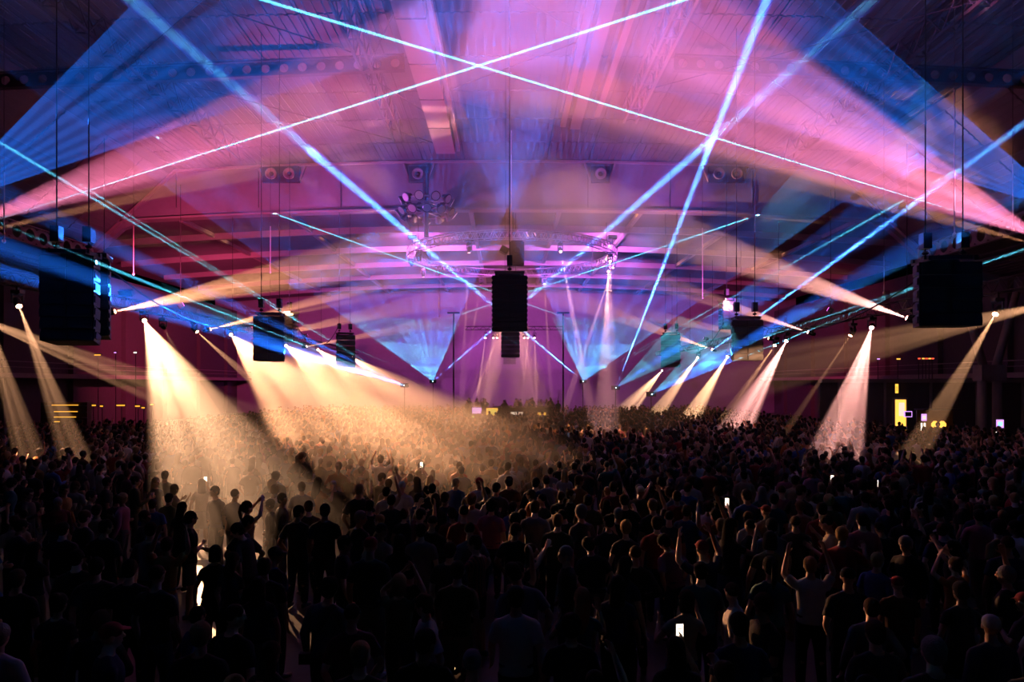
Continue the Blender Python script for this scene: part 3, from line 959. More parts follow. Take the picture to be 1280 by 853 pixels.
# big pink beams to the roof
def big(src, t, a, c, p, lab, L, lobes=2.6, lo=0.25, hi=1.5):
    beam(tr(*src), t, a, c, PW * p, lab, 'big pink beams to the roof', 'moving head lamp of the ' + lab, 'big lamps outside the trusses', length=L, lobes=lobes, lo=lo, hi=hi, size=1.6, haze=HAZE_BIG, falloff='Linear', up=-1, hang=8.48 if src[0] < 600 else 8.18)
big((-72, 290), at(500, 98, 24), 14.0, PINK, 0.48, 'huge pink beam sweeping up from the left to the roof', 18.5)
big((-66, 300), at(420, 190, 24), 4.0, ORANGE, 0.3, 'narrow orange beam along the underside of the left pink beam', 24)
big((1322, 306), at(830, 74, 23), 21.0, PINK, 0.44, 'huge pink beam sweeping up from the right to the roof', 22)
big((1316, 312), at(900, 196, 23), 5.0, ORANGE, 0.32, 'narrow orange beam along the underside of the right pink beam', 20)

# ring lamps
def ringpt(ang, dz=-0.95):
    t = math.radians(ang)
    return Vector((RC.x + RR * math.sin(t), RC.y - RR * math.cos(t), RZ + dz))
GRG = 'slim rose beams of the ring truss'
for i, (ang, tgt, a, p) in enumerate(((-22, (575, 528), 2.6, 0.8), (24, (745, 545), 2.6, 0.8), (-75, (560, 500), 2.2, 0.5), (-112, (540, 505), 2.2, 0.5), (-160, (575, 515), 2.6, 0.5),
                                      (158, (690, 520), 2.6, 0.6), (82, (700, 528), 3.0, 0.9), (100, (752, 550), 2.6, 0.8), (66, (765, 560), 2.2, 0.4), (-60, (590, 520), 2.2, 0.4))):
    z = 1.0
    q = at_z(*tgt, z)
    if q.y > 75: q = at(*tgt, 66)
    beam(ringpt(ang), q, a, ROSE, PW * p * 9, 'slim rose beam falling from the ring truss to the crowd at the stage', GRG, 'moving head lamp hanging from the ring truss', 'lamps on the ring truss', bright=10, hang=RZ - 0.32, lo=0.6, hi=1.2)
# far stage lamps on a back truss
bt = box_truss((-4.5, 76, 10.2), (6.5, 76, 10.2), 0.4, 'short black truss hanging behind the stage', 'side lighting trusses')
for px, tx in ((607, 596), (617, 606), (622, 590), (655, 668), (660, 652), (668, 671)):
    s = at(px, 420, 76)
    s.z = 9.3
    q = at(tx, 505, 70)
    beam(s, q, 2.4, ROSE, PW * 4.5, 'slim far rose beam falling behind the middle speaker', 'far slim beams behind the stage', 'small moving head lamp on the short truss behind the stage', 'lamps on the back truss', bright=10, hang=10.0, lo=0.6, hi=1.2)

gs = ringpt(178)
beam(gs, at(634, 520, 45), 15.0, ORANGE, PW * 1.6, 'soft orange cone of light glowing behind the middle speaker', GRG, 'moving head lamp of the orange cone behind the middle speaker', 'lamps on the ring truss', bright=8, hang=RZ - 0.32)
# wash lights that colour roof and bulkhead; far purple and red ones are added fill
def wash(pos, target, deg, col, power, label, batten=True):
    pos, target = Vector(pos), Vector(target)
    d = (target - pos).normalized()
    r = empty('wash_light', pos)
    tag(r, label, 'stage light', 'wash lights')
    q = d.to_track_quat('Z', 'Y').to_matrix()
    MB().box((0, 0, 0), (0.7, 0.3, 0.3), q).build('wash_housing', M['housing'], r)
    MB().box(d * 0.16, (0.62, 0.24, 0.03), q).build('wash_lens', lens_mat(col, 4.0), r)
    MB().box((0, 0, -0.25), (0.08, 0.08, 0.3)).build('wash_bracket', M['housing'], r)
    spot(pos + d * 0.25, d, deg, col, power, r, 1.0, soft=0.25, name='wash_lamp')
MAG, VIO, PUR = (1.0, 0.10, 0.36), (0.30, 0.10, 1.0), (0.75, 0.12, 0.75)
wash((-20.0, 30, 8.8), (-3, 36, 20), 60, MAG, 21000, 'magenta wash light on the left truss aimed at the roof')
wash((20.0, 30, 8.5), (4, 34, 20), 60, MAG, 21000, 'magenta wash light on the right truss aimed at the roof')
wash((-20.0, 42, 8.8), (-4, 50, 18.5), 70, PUR, 14000, 'purple wash light on the left truss aimed at the bulkhead')
wash((20.0, 42, 8.5), (4, 50, 18.5), 70, PUR, 14000, 'purple wash light on the right truss aimed at the bulkhead')
wash((-7.5, 55, 15.8), (-6, 90, 12), 100, PUR, 30000, 'added purple wash light on the left of the ring truss aimed at the end wall')  # added far lamps: purple on end wall and roof stands in for glowing haze
wash((8.6, 55, 15.8), (6, 90, 12), 100, PUR, 30000, 'added purple wash light on the right of the ring truss aimed at the end wall')
wash((-20.0, 68, 8.8), (0, 84, 17), 90, PUR, 20000, 'added purple wash light at the far end of the left truss')
wash((20.0, 68, 8.5), (0, 84, 17), 90, PUR, 20000, 'added purple wash light at the far end of the right truss')

RED = (1.0, 0.07, 0.22)
wash((-20.0, 52, 8.8), (-33, 78, 7), 95, RED, 26000, 'added red wash light on the left truss aimed at the far left wall')  # added red fill lamps to brighten the side walls and left bulkhead
wash((20.0, 56, 8.5), (33, 84, 7), 90, RED, 12000, 'added red wash light on the right truss aimed at the far right wall')
wash((-20.0, 36, 8.8), (-20, 50, 17), 85, RED, 14000, 'added red wash light on the left truss aimed at the left bulkhead')

# ---------------------------------------------------------------- lasers
BLUE, CYAN = (0.015, 0.17, 1.0), (0.12, 0.72, 1.0)
def unit(pos, label):
    c = Vector(pos)
    r = empty('laser_projector', (c.x, c.y, 0))
    tag(r, label, 'laser projector', 'laser projectors around the stage')
    MB().box((0, 0.25, c.z), (0.5, 0.45, 0.28)).build('projector_body', M['housing'], r)
    MB().lathe([(0, 0.03), (0.03, 0.025)], 10, Matrix.Rotation(math.pi / 2, 3, 'X'), (0, 0.03, c.z)).build('aperture', lens_mat((0.4, 0.9, 1.0), 12), r)
    MB().tube((0, 0.25, 0), (0, 0.25, c.z - 0.14), 0.028, n=8).build('stand', M['black_truss'], r)
    MB().box((0, 0.25, 0.03), (0.8, 0.8, 0.06)).build('stand_base', M['black_truss'], r)
S1, S2 = at(541, 477, 52), at(729, 477, 52)
S3, S4, S0 = at(770, 485, 45), at(815, 493, 40), at(505, 482, 45)
for p, l in ((S1, 'laser projector on a stand left of the stage'), (S2, 'laser projector on a stand right of the stage'), (S3, 'laser projector on a stand before the third right speaker'),
             (S4, 'laser projector on a stand in the right crowd near the stage'), (S0, 'laser projector on a stand in the left crowd near the stage')):
    unit(p, l)
SLo, SRo = at(-85, 262, 22.5), at(1345, 268, 22.5)

GF = 'blue laser sheets'
LP = 100000.0
fan(S1, at(280, -60, 22), at(770, -60, 22), 0.005, 34, BLUE, LP * 7, 'blue sheet of fine rays rising left of the stage to the roof', GF, reach=1.14)
fan(S2, at(1000, -60, 22), at(500, -60, 22), 0.005, 34, BLUE, LP * 7, 'blue sheet of fine rays rising right of the stage to the roof', GF, reach=1.14)
fan(S1, at(425, 393, 30), at(574, 405, 30), 0.004, 13, CYAN, LP * 3.0, 'bright cyan laser sheet low on the left of the stage', GF, 0.2)
fan(S2, at(690, 398, 30), at(840, 400, 30), 0.004, 13, CYAN, LP * 3.0, 'bright cyan laser sheet low on the right of the stage', GF, 0.2)
fan(S1, at(-30, 60, 20), at(280, -60, 21), 0.005, 26, BLUE, LP * 6, 'wide blue sheet of rays over the left bulkhead', GF, reach=1.14)
fan(S2, at(1300, 80, 20), at(1000, -60, 21), 0.005, 26, BLUE, LP * 6, 'wide blue sheet of rays over the right bulkhead', GF, reach=1.14)
fan(SLo, at(190, -20, 15), at(640, 20, 15), 0.006, 46, BLUE, LP * 0.85, 'big blue laser sheet of fine lines in the upper left', GF, 0.2, reach=1.25)
fan(SRo, at(1020, -20, 15), at(640, 60, 15), 0.006, 46, BLUE, LP * 0.85, 'big blue laser sheet of fine lines in the upper right', GF, 0.2, reach=1.25)
fan(S0, at(-30, 292, 14), at(-30, 336, 18), 0.006, 4, BLUE, LP * 6, 'long blue laser sheet passing behind the large left speaker', GF, 0.3, reach=1.2)
fan(S0, at(-20, 224, 15), at(-20, 240, 16), 0.006, 1, BLUE, LP * 3, 'soft blue laser band above the large left speaker', GF, 0.6, reach=1.2)
fan(S0, at(200, 352, 28), at(240, 398, 30), 0.008, 3, CYAN, LP * 1.6, 'cyan laser sheet behind the second left speaker', GF, 0.4)
fan(S4, at(1160, 285, 18), at(1160, 352, 22), 0.006, 5, BLUE, LP * 6, 'long blue laser sheet passing behind the large right speaker', GF, 0.3, reach=1.2)
fan(S3, at(1120, 215, 22), at(1120, 285, 25), 0.006, 4, BLUE, LP * 4, 'blue laser sheet under the right pink beam', GF, 0.3)
fan(S4, at(905, 392, 30), at(925, 432, 30), 0.008, 3, CYAN, LP * 2.4, 'cyan laser sheet beside the second right speaker', GF, 0.5)
fan(S3, at(850, 395, 37), at(905, 425, 37), 0.008, 4, CYAN, LP * 2.4, 'cyan laser sheet under the third right speaker', GF, 0.5)

GTH, GTN = 'thick cyan laser rays', 'thin laser lines'
XP = 250000.0
VIOE = (0.5, 0.12, 1.0)
laser(S2, at(135, -25, 17), 0.75, CYAN, XP * 23 * 0.9, 'thick cyan laser ray crossing behind the middle speaker to the upper left', GTH, edge=VIOE, thick=True, length=1.25)
laser(S1, at(1118, -24, 18), 0.75, CYAN, XP * 23 * 0.8, 'thick blue laser ray crossing behind the middle speaker to the upper right', GTH, edge=VIOE, thick=True, length=1.25)
laser(S3, at(966, -20, 17), 0.7, CYAN, XP * 23 * 1.0, 'thick pale laser ray rising steeply from the right projector', GTH, edge=VIOE, thick=True, length=1.25)
laser(S4, at(1300, 140, 20), 0.7, CYAN, XP * 23 * 0.9, 'thick blue laser ray rising to the right over the second right speaker', GTH, edge=VIOE, thick=True, length=1.25)
thin = [
    (at(-95, 304, 22.5), at(880, -8, 18), 'thin cyan laser line from the left pink lamp to the roof'),
    (at(1345, 310, 22.5), at(300, -9, 18), 'thin cyan laser line from the right pink lamp to the roof'),
    (S0, at(-30, 160, 17), 'thin blue laser line from the left projector to the upper left'),
    (S0, at(-30, 268, 15), 'thin cyan laser line from the left projector past the large speaker'),
    (S0, at(115, 240, 24), 'thin blue laser line ending under the left pink beam'),
    (at(826, 440, 45), at(348, 269, 49.5), 'thin blue laser line sloping across the ring truss to the left bulkhead'),
    (at(442, 438, 45), at(935, 273, 49.5), 'thin blue laser line sloping across the ring truss to the right bulkhead'),
    (S2, at(1130, 250, 26), 'thin green-cyan laser line rising right under the pink beam'),
    (S4, at(1170, 322, 20), 'thin blue laser line passing the large right speaker'),
    (S3, at(1150, 356, 24), 'thin blue laser line low beside the large right speaker'),
    (at(1290, 97, 20), at(1215, -15, 20), 'short bright blue laser line in the upper right corner'),
    (at(-8, 30, 20), at(12, -8, 20), 'short blue laser line in the upper left corner'),
    (S2, at(560, 380, 49), 'thin cyan laser line behind the middle speaker from the right projector'),
    (S1, at(442, 436, 47), 'thin cyan laser line low left of the stage'),
    (S2, at(930, 372, 40), 'thin cyan laser line low right of the stage'),
    (S4, at(1290, 300, 16), 'thin blue laser line ending beyond the large right speaker'),
]
for i, (a, b_, lab) in enumerate(thin):
    laser(a, b_, 0.22, CYAN, XP * 1.3, lab, GTN, length=1.3 if i < 4 or i in (8, 9, 15) else 2.5 if i in (10, 11) else 1.0)
# ================================================================ people
def remesh(parts, voxel, target, name, smooth_it=2):
    """union of closed lofts -> one continuous skin; parts = list of (verts, faces)"""
    mb = MB()
    for v_, f_ in parts:
        mb.add(v_, f_)
    me = mb.mesh(name)
    o = bpy.data.objects.new('tmp', me)
    COL.objects.link(o)
    r = o.modifiers.new('r', 'REMESH')
    r.mode = 'VOXEL'
    r.voxel_size = voxel
    s = o.modifiers.new('s', 'SMOOTH')
    s.factor = 0.5
    s.iterations = smooth_it
    dg = bpy.context.evaluated_depsgraph_get()
    n = len(o.evaluated_get(dg).to_mesh().polygons) * 2
    if n > target:
        d = o.modifiers.new('d', 'DECIMATE')
        d.ratio = target / n
        dg = bpy.context.evaluated_depsgraph_get()
    out = bpy.data.meshes.new_from_object(o.evaluated_get(dg))
    out.name = name
    bpy.data.objects.remove(o)
    bpy.data.meshes.remove(me)
    out.shade_smooth()
    return out

def loft(pts, n=10, cap=True):
    """pts: list of (centre, rx, ry[, axis x, axis y]); rings joined, ends capped"""
    v_, f_ = [], []
    for k, p in enumerate(pts):
        c, rx, ry = Vector(p[0]), p[1], p[2]
        ax, ay = (Vector(p[3]), Vector(p[4])) if len(p) > 3 else (Vector((1, 0, 0)), Vector((0, 1, 0)))
        for i in range(n):
            t = 2 * math.pi * i / n
            v_.append(c + ax * (rx * math.cos(t)) + ay * (ry * math.sin(t)))
    for k in range(len(pts) - 1):
        for i in range(n):
            j = (i + 1) % n
            f_.append((k * n + i, k * n + j, (k + 1) * n + j, (k + 1) * n + i))
    f_.append(tuple(range(n))[::-1])
    f_.append(tuple(range((len(pts) - 1) * n, len(pts) * n)))
    return v_, f_

def limb(chain_, n=10):
    """round tapered limb along a list of (point, radius) with rounded ends"""
    out = []
    for (a, ra), (b, rb) in zip(chain_[:-1], chain_[1:]):
        a, b = Vector(a), Vector(b)
        d = (b - a)
        if d.length < 1e-5: continue
        q = d.to_track_quat('Z', 'Y')
        ax, ay = q @ Vector((1, 0, 0)), q @ Vector((0, 1, 0))
        u = d.normalized()
        rings = [(a - u * ra * 0.8, ra * 0.55, ra * 0.55, ax, ay), (a, ra, ra, ax, ay), (b, rb, rb, ax, ay), (b + u * rb * 0.8, rb * 0.55, rb * 0.55, ax, ay)]
        out.append(loft(rings, n))
    return out

def ellipsoid(c, r, n=14, m=9, R=None):
    c = Vector(c)
    rings = []
    v_, f_ = [], []
    for j in range(m):
        ph = -math.pi / 2 + math.pi * (j + 0.5) / m
        for i in range(n):
            t = 2 * math.pi * i / n
            p = Vector((r[0] * math.cos(ph) * math.cos(t), r[1] * math.cos(ph) * math.sin(t), r[2] * math.sin(ph)))
            v_.append(c + (R @ p if R is not None else p))
    for j in range(m - 1):
        for i in range(n):
            k = (i + 1) % n
            f_.append((j * n + i, j * n + k, (j + 1) * n + k, (j + 1) * n + i))
    f_.append(tuple(range(n))[::-1])
    f_.append(tuple(range((m - 1) * n, m * n)))
    return v_, f_

def hand(w, d, side, up, curl=0.5):
    """palm + four bent fingers of unequal length + thumb from the side of the palm. w wrist, d direction, side = towards thumb"""
    w, d = Vector(w), Vector(d).normalized()
    s = (Vector(side) - d * Vector(side).dot(d)).normalized()
    nrm = d.cross(s) * up                      # palm faces nrm
    P = []
    P.append(loft([(w, 0.026, 0.020, s, nrm), (w + d * 0.03, 0.036, 0.017, s, nrm), (w + d * 0.085, 0.042, 0.015, s, nrm), (w + d * 0.095, 0.036, 0.011, s, nrm)], 10))
    for k, L in enumerate((0.072, 0.082, 0.076, 0.06)):
        b = w + d * 0.086 + s * (0.031 - k * 0.0205)
        dir1 = (d + nrm * 0.35 * curl).normalized()
        dir2 = (d * (1 - curl) + nrm * curl).normalized()
        k1 = b + dir1 * L * 0.5
        k2 = k1 + dir2 * L * 0.5
        P += limb([(b - d * 0.02, 0.0098), (k1, 0.0092), (k2, 0.0075)], 7)
    tb = w + d * 0.028 + s * 0.03
    t1 = tb + (s * 0.75 + d * 0.6 + nrm * 0.25).normalized() * 0.042
    t2 = t1 + (d * 0.9 + s * 0.2 + nrm * 0.35 * curl).normalized() * 0.034
    P += limb([(tb - s * 0.012, 0.014), (t1, 0.011), (t2, 0.0085)], 7)
    return P

PROTO = []
def make_person(fem=False, arms=None, lean=(0, 0), twist=0.0, head=(0, 0, 0), stance=(0.1, 0.1, 0.0, 0.0), bottoms='trousers', sleeves='short', detail=1.0, far=False):
    """arms: ((elbow),(wrist)) per side, right (+x) first, in the body frame (faces +y)"""
    sh, wa, hp = (0.165, 0.118, 0.165) if fem else (0.19, 0.148, 0.16)
    hx = 0.085
    up_parts = {'skin': [], 'top': [], 'bottom': [], 'shoe': []}
    Rb = Matrix.Rotation(lean[0], 3, 'X') @ Matrix.Rotation(lean[1], 3, 'Y') @ Matrix.Rotation(twist, 3, 'Z')
    piv = Vector((0, 0, 0.95))
    def U(p): return Rb @ (Vector(p) - piv) + piv
    X, Y = Rb @ Vector((1, 0, 0)), Rb @ Vector((0, 1, 0))
    def tor(k, z0=0.0):
        rings = []
        for z, rx, ry, y in ((0.88, hp * 0.92, 0.105, -0.005), (0.95, hp, 0.118, -0.01), (1.06, wa + 0.006, 0.098, 0.0), (1.16, wa + 0.008, 0.098, 0.0), (1.28, sh * 0.88, 0.115, 0.005),
                             (1.37, sh * 0.92, 0.110, 0.0), (1.425, sh * 0.70, 0.085, -0.008), (1.48, sh * 0.36, 0.062, -0.01)):
            if z < z0: continue
            rings.append((U((0, y, z)), rx + k, ry + k, X, Y))
        return loft(rings, 16)
    up_parts['skin'].append(tor(0.0))
    for s in (-1, 1):          # trapezius slope from neck to shoulder
        up_parts['skin'] += limb([(U((s * 0.03, -0.016, 1.485)), 0.032 if not fem else 0.026), (U((s * sh * 0.75, -0.005, 1.385)), 0.042 if not fem else 0.034)], 10)
    # neck and head
    Rh = Rb @ Matrix.Rotation(head[2], 3, 'Z') @ Matrix.Rotation(head[0], 3, 'X') @ Matrix.Rotation(head[1], 3, 'Y')
    nb, nt_ = U((0, -0.005, 1.45)), U((0, 0.012, 1.555))
    up_parts['skin'] += limb([(nb, 0.062 if not fem else 0.05), (nt_, 0.052 if not fem else 0.044)], 10)
    hc = nt_ + Rh @ Vector((0, 0.018, 0.085))
    def Hh(p): return hc + Rh @ Vector(p)
    up_parts['skin'].append(ellipsoid(Hh((0, -0.008, 0.018)), (0.074, 0.092, 0.098), 16, 10, Rh))
    up_parts['skin'].append(ellipsoid(Hh((0, 0.022, -0.045)), (0.054, 0.062, 0.068), 12, 8, Rh))
    up_parts['skin'] += limb([(Hh((0, 0.083, 0.012)), 0.009), (Hh((0, 0.101, -0.022)), 0.014)], 6)           # nose
    up_parts['skin'].append(ellipsoid(Hh((0, 0.078, -0.058)), (0.022, 0.012, 0.010), 8, 5, Rh))              # lips
    for s in (-1, 1):
        up_parts['skin'].append(ellipsoid(Hh((s * 0.076, -0.008, -0.005)), (0.012, 0.022, 0.033), 8, 6, Rh))     # ears
        up_parts['skin'].append(ellipsoid(Hh((s * 0.031, 0.080, 0.012)), (0.013, 0.010, 0.009), 8, 5, Rh))       # eyeballs under the lids
        up_parts['skin'].append(ellipsoid(Hh((s * 0.034, 0.078, 0.032)), (0.022, 0.010, 0.007), 8, 5, Rh))       # brows
    # arms
    arms = arms or (((0.255, -0.03, 1.13), (0.27, 0.05, 0.88)), ((-0.255, -0.03, 1.13), (-0.27, 0.05, 0.88)))
    sl = {'short': 0.55, 'long': 0.97, 'none': 0.0}[sleeves]
    hands = []
    for s, (e, w) in zip((1, -1), arms):
        S0_ = U((s * sh * 0.98, -0.005, 1.380))
        Ee, Ww = U(e), U(w)
        fe, fw = (0.043, 0.034) if not fem else (0.036, 0.029)
        up_parts['skin'] += limb([(S0_, 0.056 if not fem else 0.045), (S0_.lerp(Ee, 0.45), fe * 1.14), (Ee, fe * 0.92)], 10)
        up_parts['skin'] += limb([(Ee, fe * 0.92), (Ee.lerp(Ww, 0.3), fe * 0.98), (Ww, fw * 0.74)], 10)
        d = (Ww - Ee).normalized()
        th = Vector((-s * 0.5, 0.6, 0.4)) if abs(d.z) > 0.6 else Vector((-s * 0.2, 0.2, 1))
        up_parts['skin'] += hand(Ww - d * 0.004, d, th, s, 0.45)
        hands.append((Ww + d * 0.09, d))
        if sl:
            k = 0.015
            up_parts['top'] += limb([(U((s * 0.052, -0.016, 1.458)), 0.046 if not fem else 0.04), (U((s * sh * 0.72, -0.004, 1.396)), 0.060 if not fem else 0.051), (S0_, 0.064 if not fem else 0.053)], 10)
            if sl < 0.9:
                end = S0_.lerp(Ee, 0.72 if not fem else 0.5)
                q = (end - S0_).to_track_quat('Z', 'Y')
                a_, b_ = q @ Vector((1, 0, 0)), q @ Vector((0, 1, 0))
                r0, r1 = (0.064, 0.066) if not fem else (0.053, 0.054)
                up_parts['top'].append(loft([(S0_, r0, r0, a_, b_), (S0_.lerp(end, 0.6), r1, r1, a_, b_), (end, r1, r1, a_, b_)], 12))
            else:
                up_parts['top'] += limb([(S0_, 0.064), (Ee, fe + k), ], 10)
                up_parts['top'] += limb([(Ee, fe + k), (Ww.lerp(Ee, 0.06), fw + 0.008)], 10)
    # top garment: hem hangs over the waist
    hem = 0.90 if not fem else 0.98
    rings = []
    for z, rx, ry, y in ((hem, hp + 0.022, 0.135, -0.01), (hem + 0.1, (wa + hp) / 2 + 0.02, 0.12, -0.003), (1.16, wa + 0.026, 0.116, 0.0), (1.28, sh * 0.88 + 0.018, 0.132, 0.005),
                         (1.37, sh * 0.93 + 0.012, 0.124, 0.0), (1.425, sh * 0.72 + 0.012, 0.100, -0.008), (1.472, sh * 0.40 + 0.012, 0.078, -0.01)):
        rings.append((U((0, y, z)), rx, ry, X, Y))
    up_parts['top'].append(loft(rings, 16))
    # legs: stance = (right x, left x, right y, left y)
    for s, fx, fy in ((1, stance[0], stance[2]), (-1, stance[1], stance[3])):
        hipj = Vector((s * hx, -0.005, 0.90))
        ank = Vector((s * fx, fy - 0.02, 0.085))
        kn = hipj.lerp(ank, 0.5) + Vector((s * 0.005, 0.035 + abs(fy) * 0.2, 0.02))
        up_parts['skin'] += limb([(hipj, 0.086), (hipj.lerp(kn, 0.5), 0.078), (kn, 0.055)], 12)
        up_parts['skin'] += limb([(kn, 0.055), (kn.lerp(ank, 0.3) + Vector((0, -0.018, 0)), 0.056), (ank, 0.036)], 12)
        toe = ank + Vector((s * 0.03, 0.155, -0.052))
        up_parts['skin'] += limb([(ank + Vector((0, -0.03, -0.04)), 0.036), (toe, 0.03)], 10)
        up_parts['shoe'].append(loft([(ank + Vector((-s * 0.0, -0.085, -0.045)), 0.036, 0.038, (1, 0, 0), (0, 0, 1)), (ank + Vector((0, -0.02, -0.035)), 0.046, 0.05, (1, 0, 0), (0, 0, 1)),
                                      (ank + Vector((s * 0.014, 0.09, -0.053)), 0.048, 0.032, (1, 0, 0), (0, 0, 1)), (ank + Vector((s * 0.024, 0.165, -0.062)), 0.034, 0.022, (1, 0, 0), (0, 0, 1))], 12))
        if bottoms == 'trousers':
            up_parts['bottom'] += limb([(hipj, 0.104), (hipj.lerp(kn, 0.55), 0.093), (kn, 0.074)], 12)
            up_parts['bottom'] += limb([(kn, 0.074), (kn.lerp(ank, 0.4), 0.072), (ank + Vector((0, 0, 0.03)), 0.06)], 12)
        elif bottoms == 'shorts':
            up_parts['bottom'] += limb([(hipj, 0.106), (hipj.lerp(kn, 0.45), 0.1)], 12)
            q = (kn - hipj).to_track_quat('Z', 'Y')
            a_, b_ = q @ Vector((1, 0, 0)), q @ Vector((0, 1, 0))
            up_parts['bottom'].append(loft([(hipj, 0.104, 0.104, a_, b_), (hipj.lerp(kn, 0.86), 0.094, 0.096, a_, b_)], 12))
    if bottoms == 'skirt':
        cxy = Vector(((stance[0] - stance[1]) * 0.2, (stance[2] + stance[3]) * 0.2, 0))
        up_parts['bottom'].append(loft([((0, 0, 1.04), wa + 0.016, 0.112), ((0, -0.01, 0.93), hp + 0.03, 0.14), (Vector((0, 0, 0.72)) + cxy * 0.5, hp + 0.06, 0.18), (Vector((0, 0, 0.56)) + cxy, hp + 0.085, 0.21)], 18))
    else:
        up_parts['bottom'].append(loft([((0, -0.005, 0.83), hp * 0.86, 0.11), ((0, -0.01, 0.93), hp + 0.014, 0.13), ((0, 0, 1.02), wa + 0.03, 0.115)], 16))
    if far:
        return up_parts, (hc, Rh)
    res = {'hands': hands, 'head': (hc, Rh), 'meshes': {}}
    res['meshes']['body'] = remesh(up_parts['skin'], 0.009, 5200, 'person', 1)
    res['meshes']['top'] = remesh(up_parts['top'], 0.013, 1300, 'shirt')
    res['meshes']['bottom'] = remesh(up_parts['bottom'], 0.014, 1000, bottoms)
    for k, s in enumerate(('shoe_r', 'shoe_l')):
        res['meshes'][s] = remesh([up_parts['shoe'][k]], 0.010, 260, 'shoe')
    res['bottoms'] = bottoms
    res['fem'] = fem
    return res

# arms in the body frame
DOWN = (((0.255, -0.03, 1.13), (0.27, 0.06, 0.88)), ((-0.255, -0.03, 1.13), (-0.27, 0.06, 0.88)))
CROSS = (((0.25, 0.07, 1.14), (-0.06, 0.19, 1.18)), ((-0.25, 0.07, 1.14), (0.08, 0.215, 1.13)))
PHONE = (((0.27, 0.16, 1.30), (0.16, 0.33, 1.56)), ((-0.255, -0.03, 1.13), (-0.27, 0.06, 0.88)))
BOTHUP = (((0.30, 0.10, 1.55), (0.22, 0.16, 1.82)), ((-0.32, 0.08, 1.50), (-0.26, 0.15, 1.78)))
FIST = (((0.28, 0.08, 1.58), (0.20, 0.12, 1.85)), ((-0.26, 0.0, 1.13), (-0.22, 0.18, 0.98)))
DRINK = (((0.26, 0.02, 1.13), (0.18, 0.25, 1.22)), ((-0.255, -0.03, 1.13), (-0.27, 0.06, 0.88)))
POCKET = (((0.30, -0.08, 1.13), (0.20, 0.03, 0.93)), ((-0.30, -0.08, 1.13), (-0.20, 0.03, 0.93)))
DANCE = (((0.30, 0.10, 1.22), (0.26, 0.26, 1.42)), ((-0.31, 0.02, 1.17), (-0.22, 0.22, 1.30)))
HIGHPH = (((0.27, 0.12, 1.52), (0.10, 0.24, 1.74)), ((-0.27, 0.12, 1.50), (-0.06, 0.24, 1.72)))
HIPS = (((0.34, -0.06, 1.16), (0.17, 0.07, 1.03)), ((-0.255, -0.03, 1.13), (-0.27, 0.06, 0.88)))

SPEC = [  # name, pose words, kwargs
    ('down', 'arms hanging', dict(arms=DOWN, stance=(0.12, 0.12, 0.02, -0.03))),
    ('cross', 'arms crossed', dict(arms=CROSS, stance=(0.13, 0.11, -0.02, 0.04), head=(0, 0, 0.3), bottoms='shorts')),
    ('down_f', 'arms hanging', dict(fem=True, arms=DOWN, stance=(0.10, 0.09, 0.03, -0.02), lean=(0, 0.03))),
    ('phone_f', 'one arm raised', dict(fem=True, arms=PHONE, stance=(0.09, 0.10, 0, 0.02), bottoms='skirt')),
    ('both', 'both arms up', dict(arms=BOTHUP, stance=(0.14, 0.14, 0.03, -0.02), lean=(-0.05, 0))),
    ('fist', 'one fist up', dict(arms=FIST, stance=(0.12, 0.13, 0.05, -0.04), lean=(0.03, -0.05))),
    ('drink', 'one hand lifted', dict(arms=DRINK, stance=(0.11, 0.12, 0.0, 0.03), twist=-0.15, head=(0, 0.05, -0.5), sleeves='long')),
    ('dance_f', 'dancing', dict(fem=True, arms=DANCE, stance=(0.12, 0.14, 0.06, -0.05), lean=(0.08, 0.06), head=(-0.1, 0.1, 0.2), bottoms='shorts')),
    ('lean_l', 'leaning sideways', dict(arms=POCKET, stance=(0.12, 0.12, 0, 0), lean=(-0.16, -0.14), head=(-0.15, -0.2, 0.5))),
    ('walk', 'mid-stride', dict(arms=(((0.25, -0.14, 1.15), (0.26, -0.12, 0.90)), ((-0.25, 0.08, 1.15), (-0.25, 0.24, 0.95))), stance=(0.09, 0.09, 0.24, -0.26), lean=(-0.06, 0))),
    ('pocket', 'hands in pockets', dict(arms=POCKET, stance=(0.13, 0.13, 0.02, -0.02), head=(-0.12, 0, -0.7))),
    ('high_f', 'both hands holding high', dict(fem=True, arms=HIGHPH, stance=(0.09, 0.09, 0.02, 0), head=(0.15, 0, 0))),
    ('hips', 'hand on hip', dict(arms=HIPS, stance=(0.15, 0.10, 0.02, 0), lean=(0, 0.06), sleeves='long')),
    ('dance', 'dancing', dict(arms=DANCE, stance=(0.16, 0.14, 0.08, -0.06), lean=(-0.08, -0.05), head=(-0.2, 0, 0), bottoms='shorts')),
]
for nm, words, kw in SPEC:
    r_ = make_person(**kw)
    r_['name'], r_['words'] = nm, words
    PROTO.append(r_)
PIDX = {p['name']: i for i, p in enumerate(PROTO)}

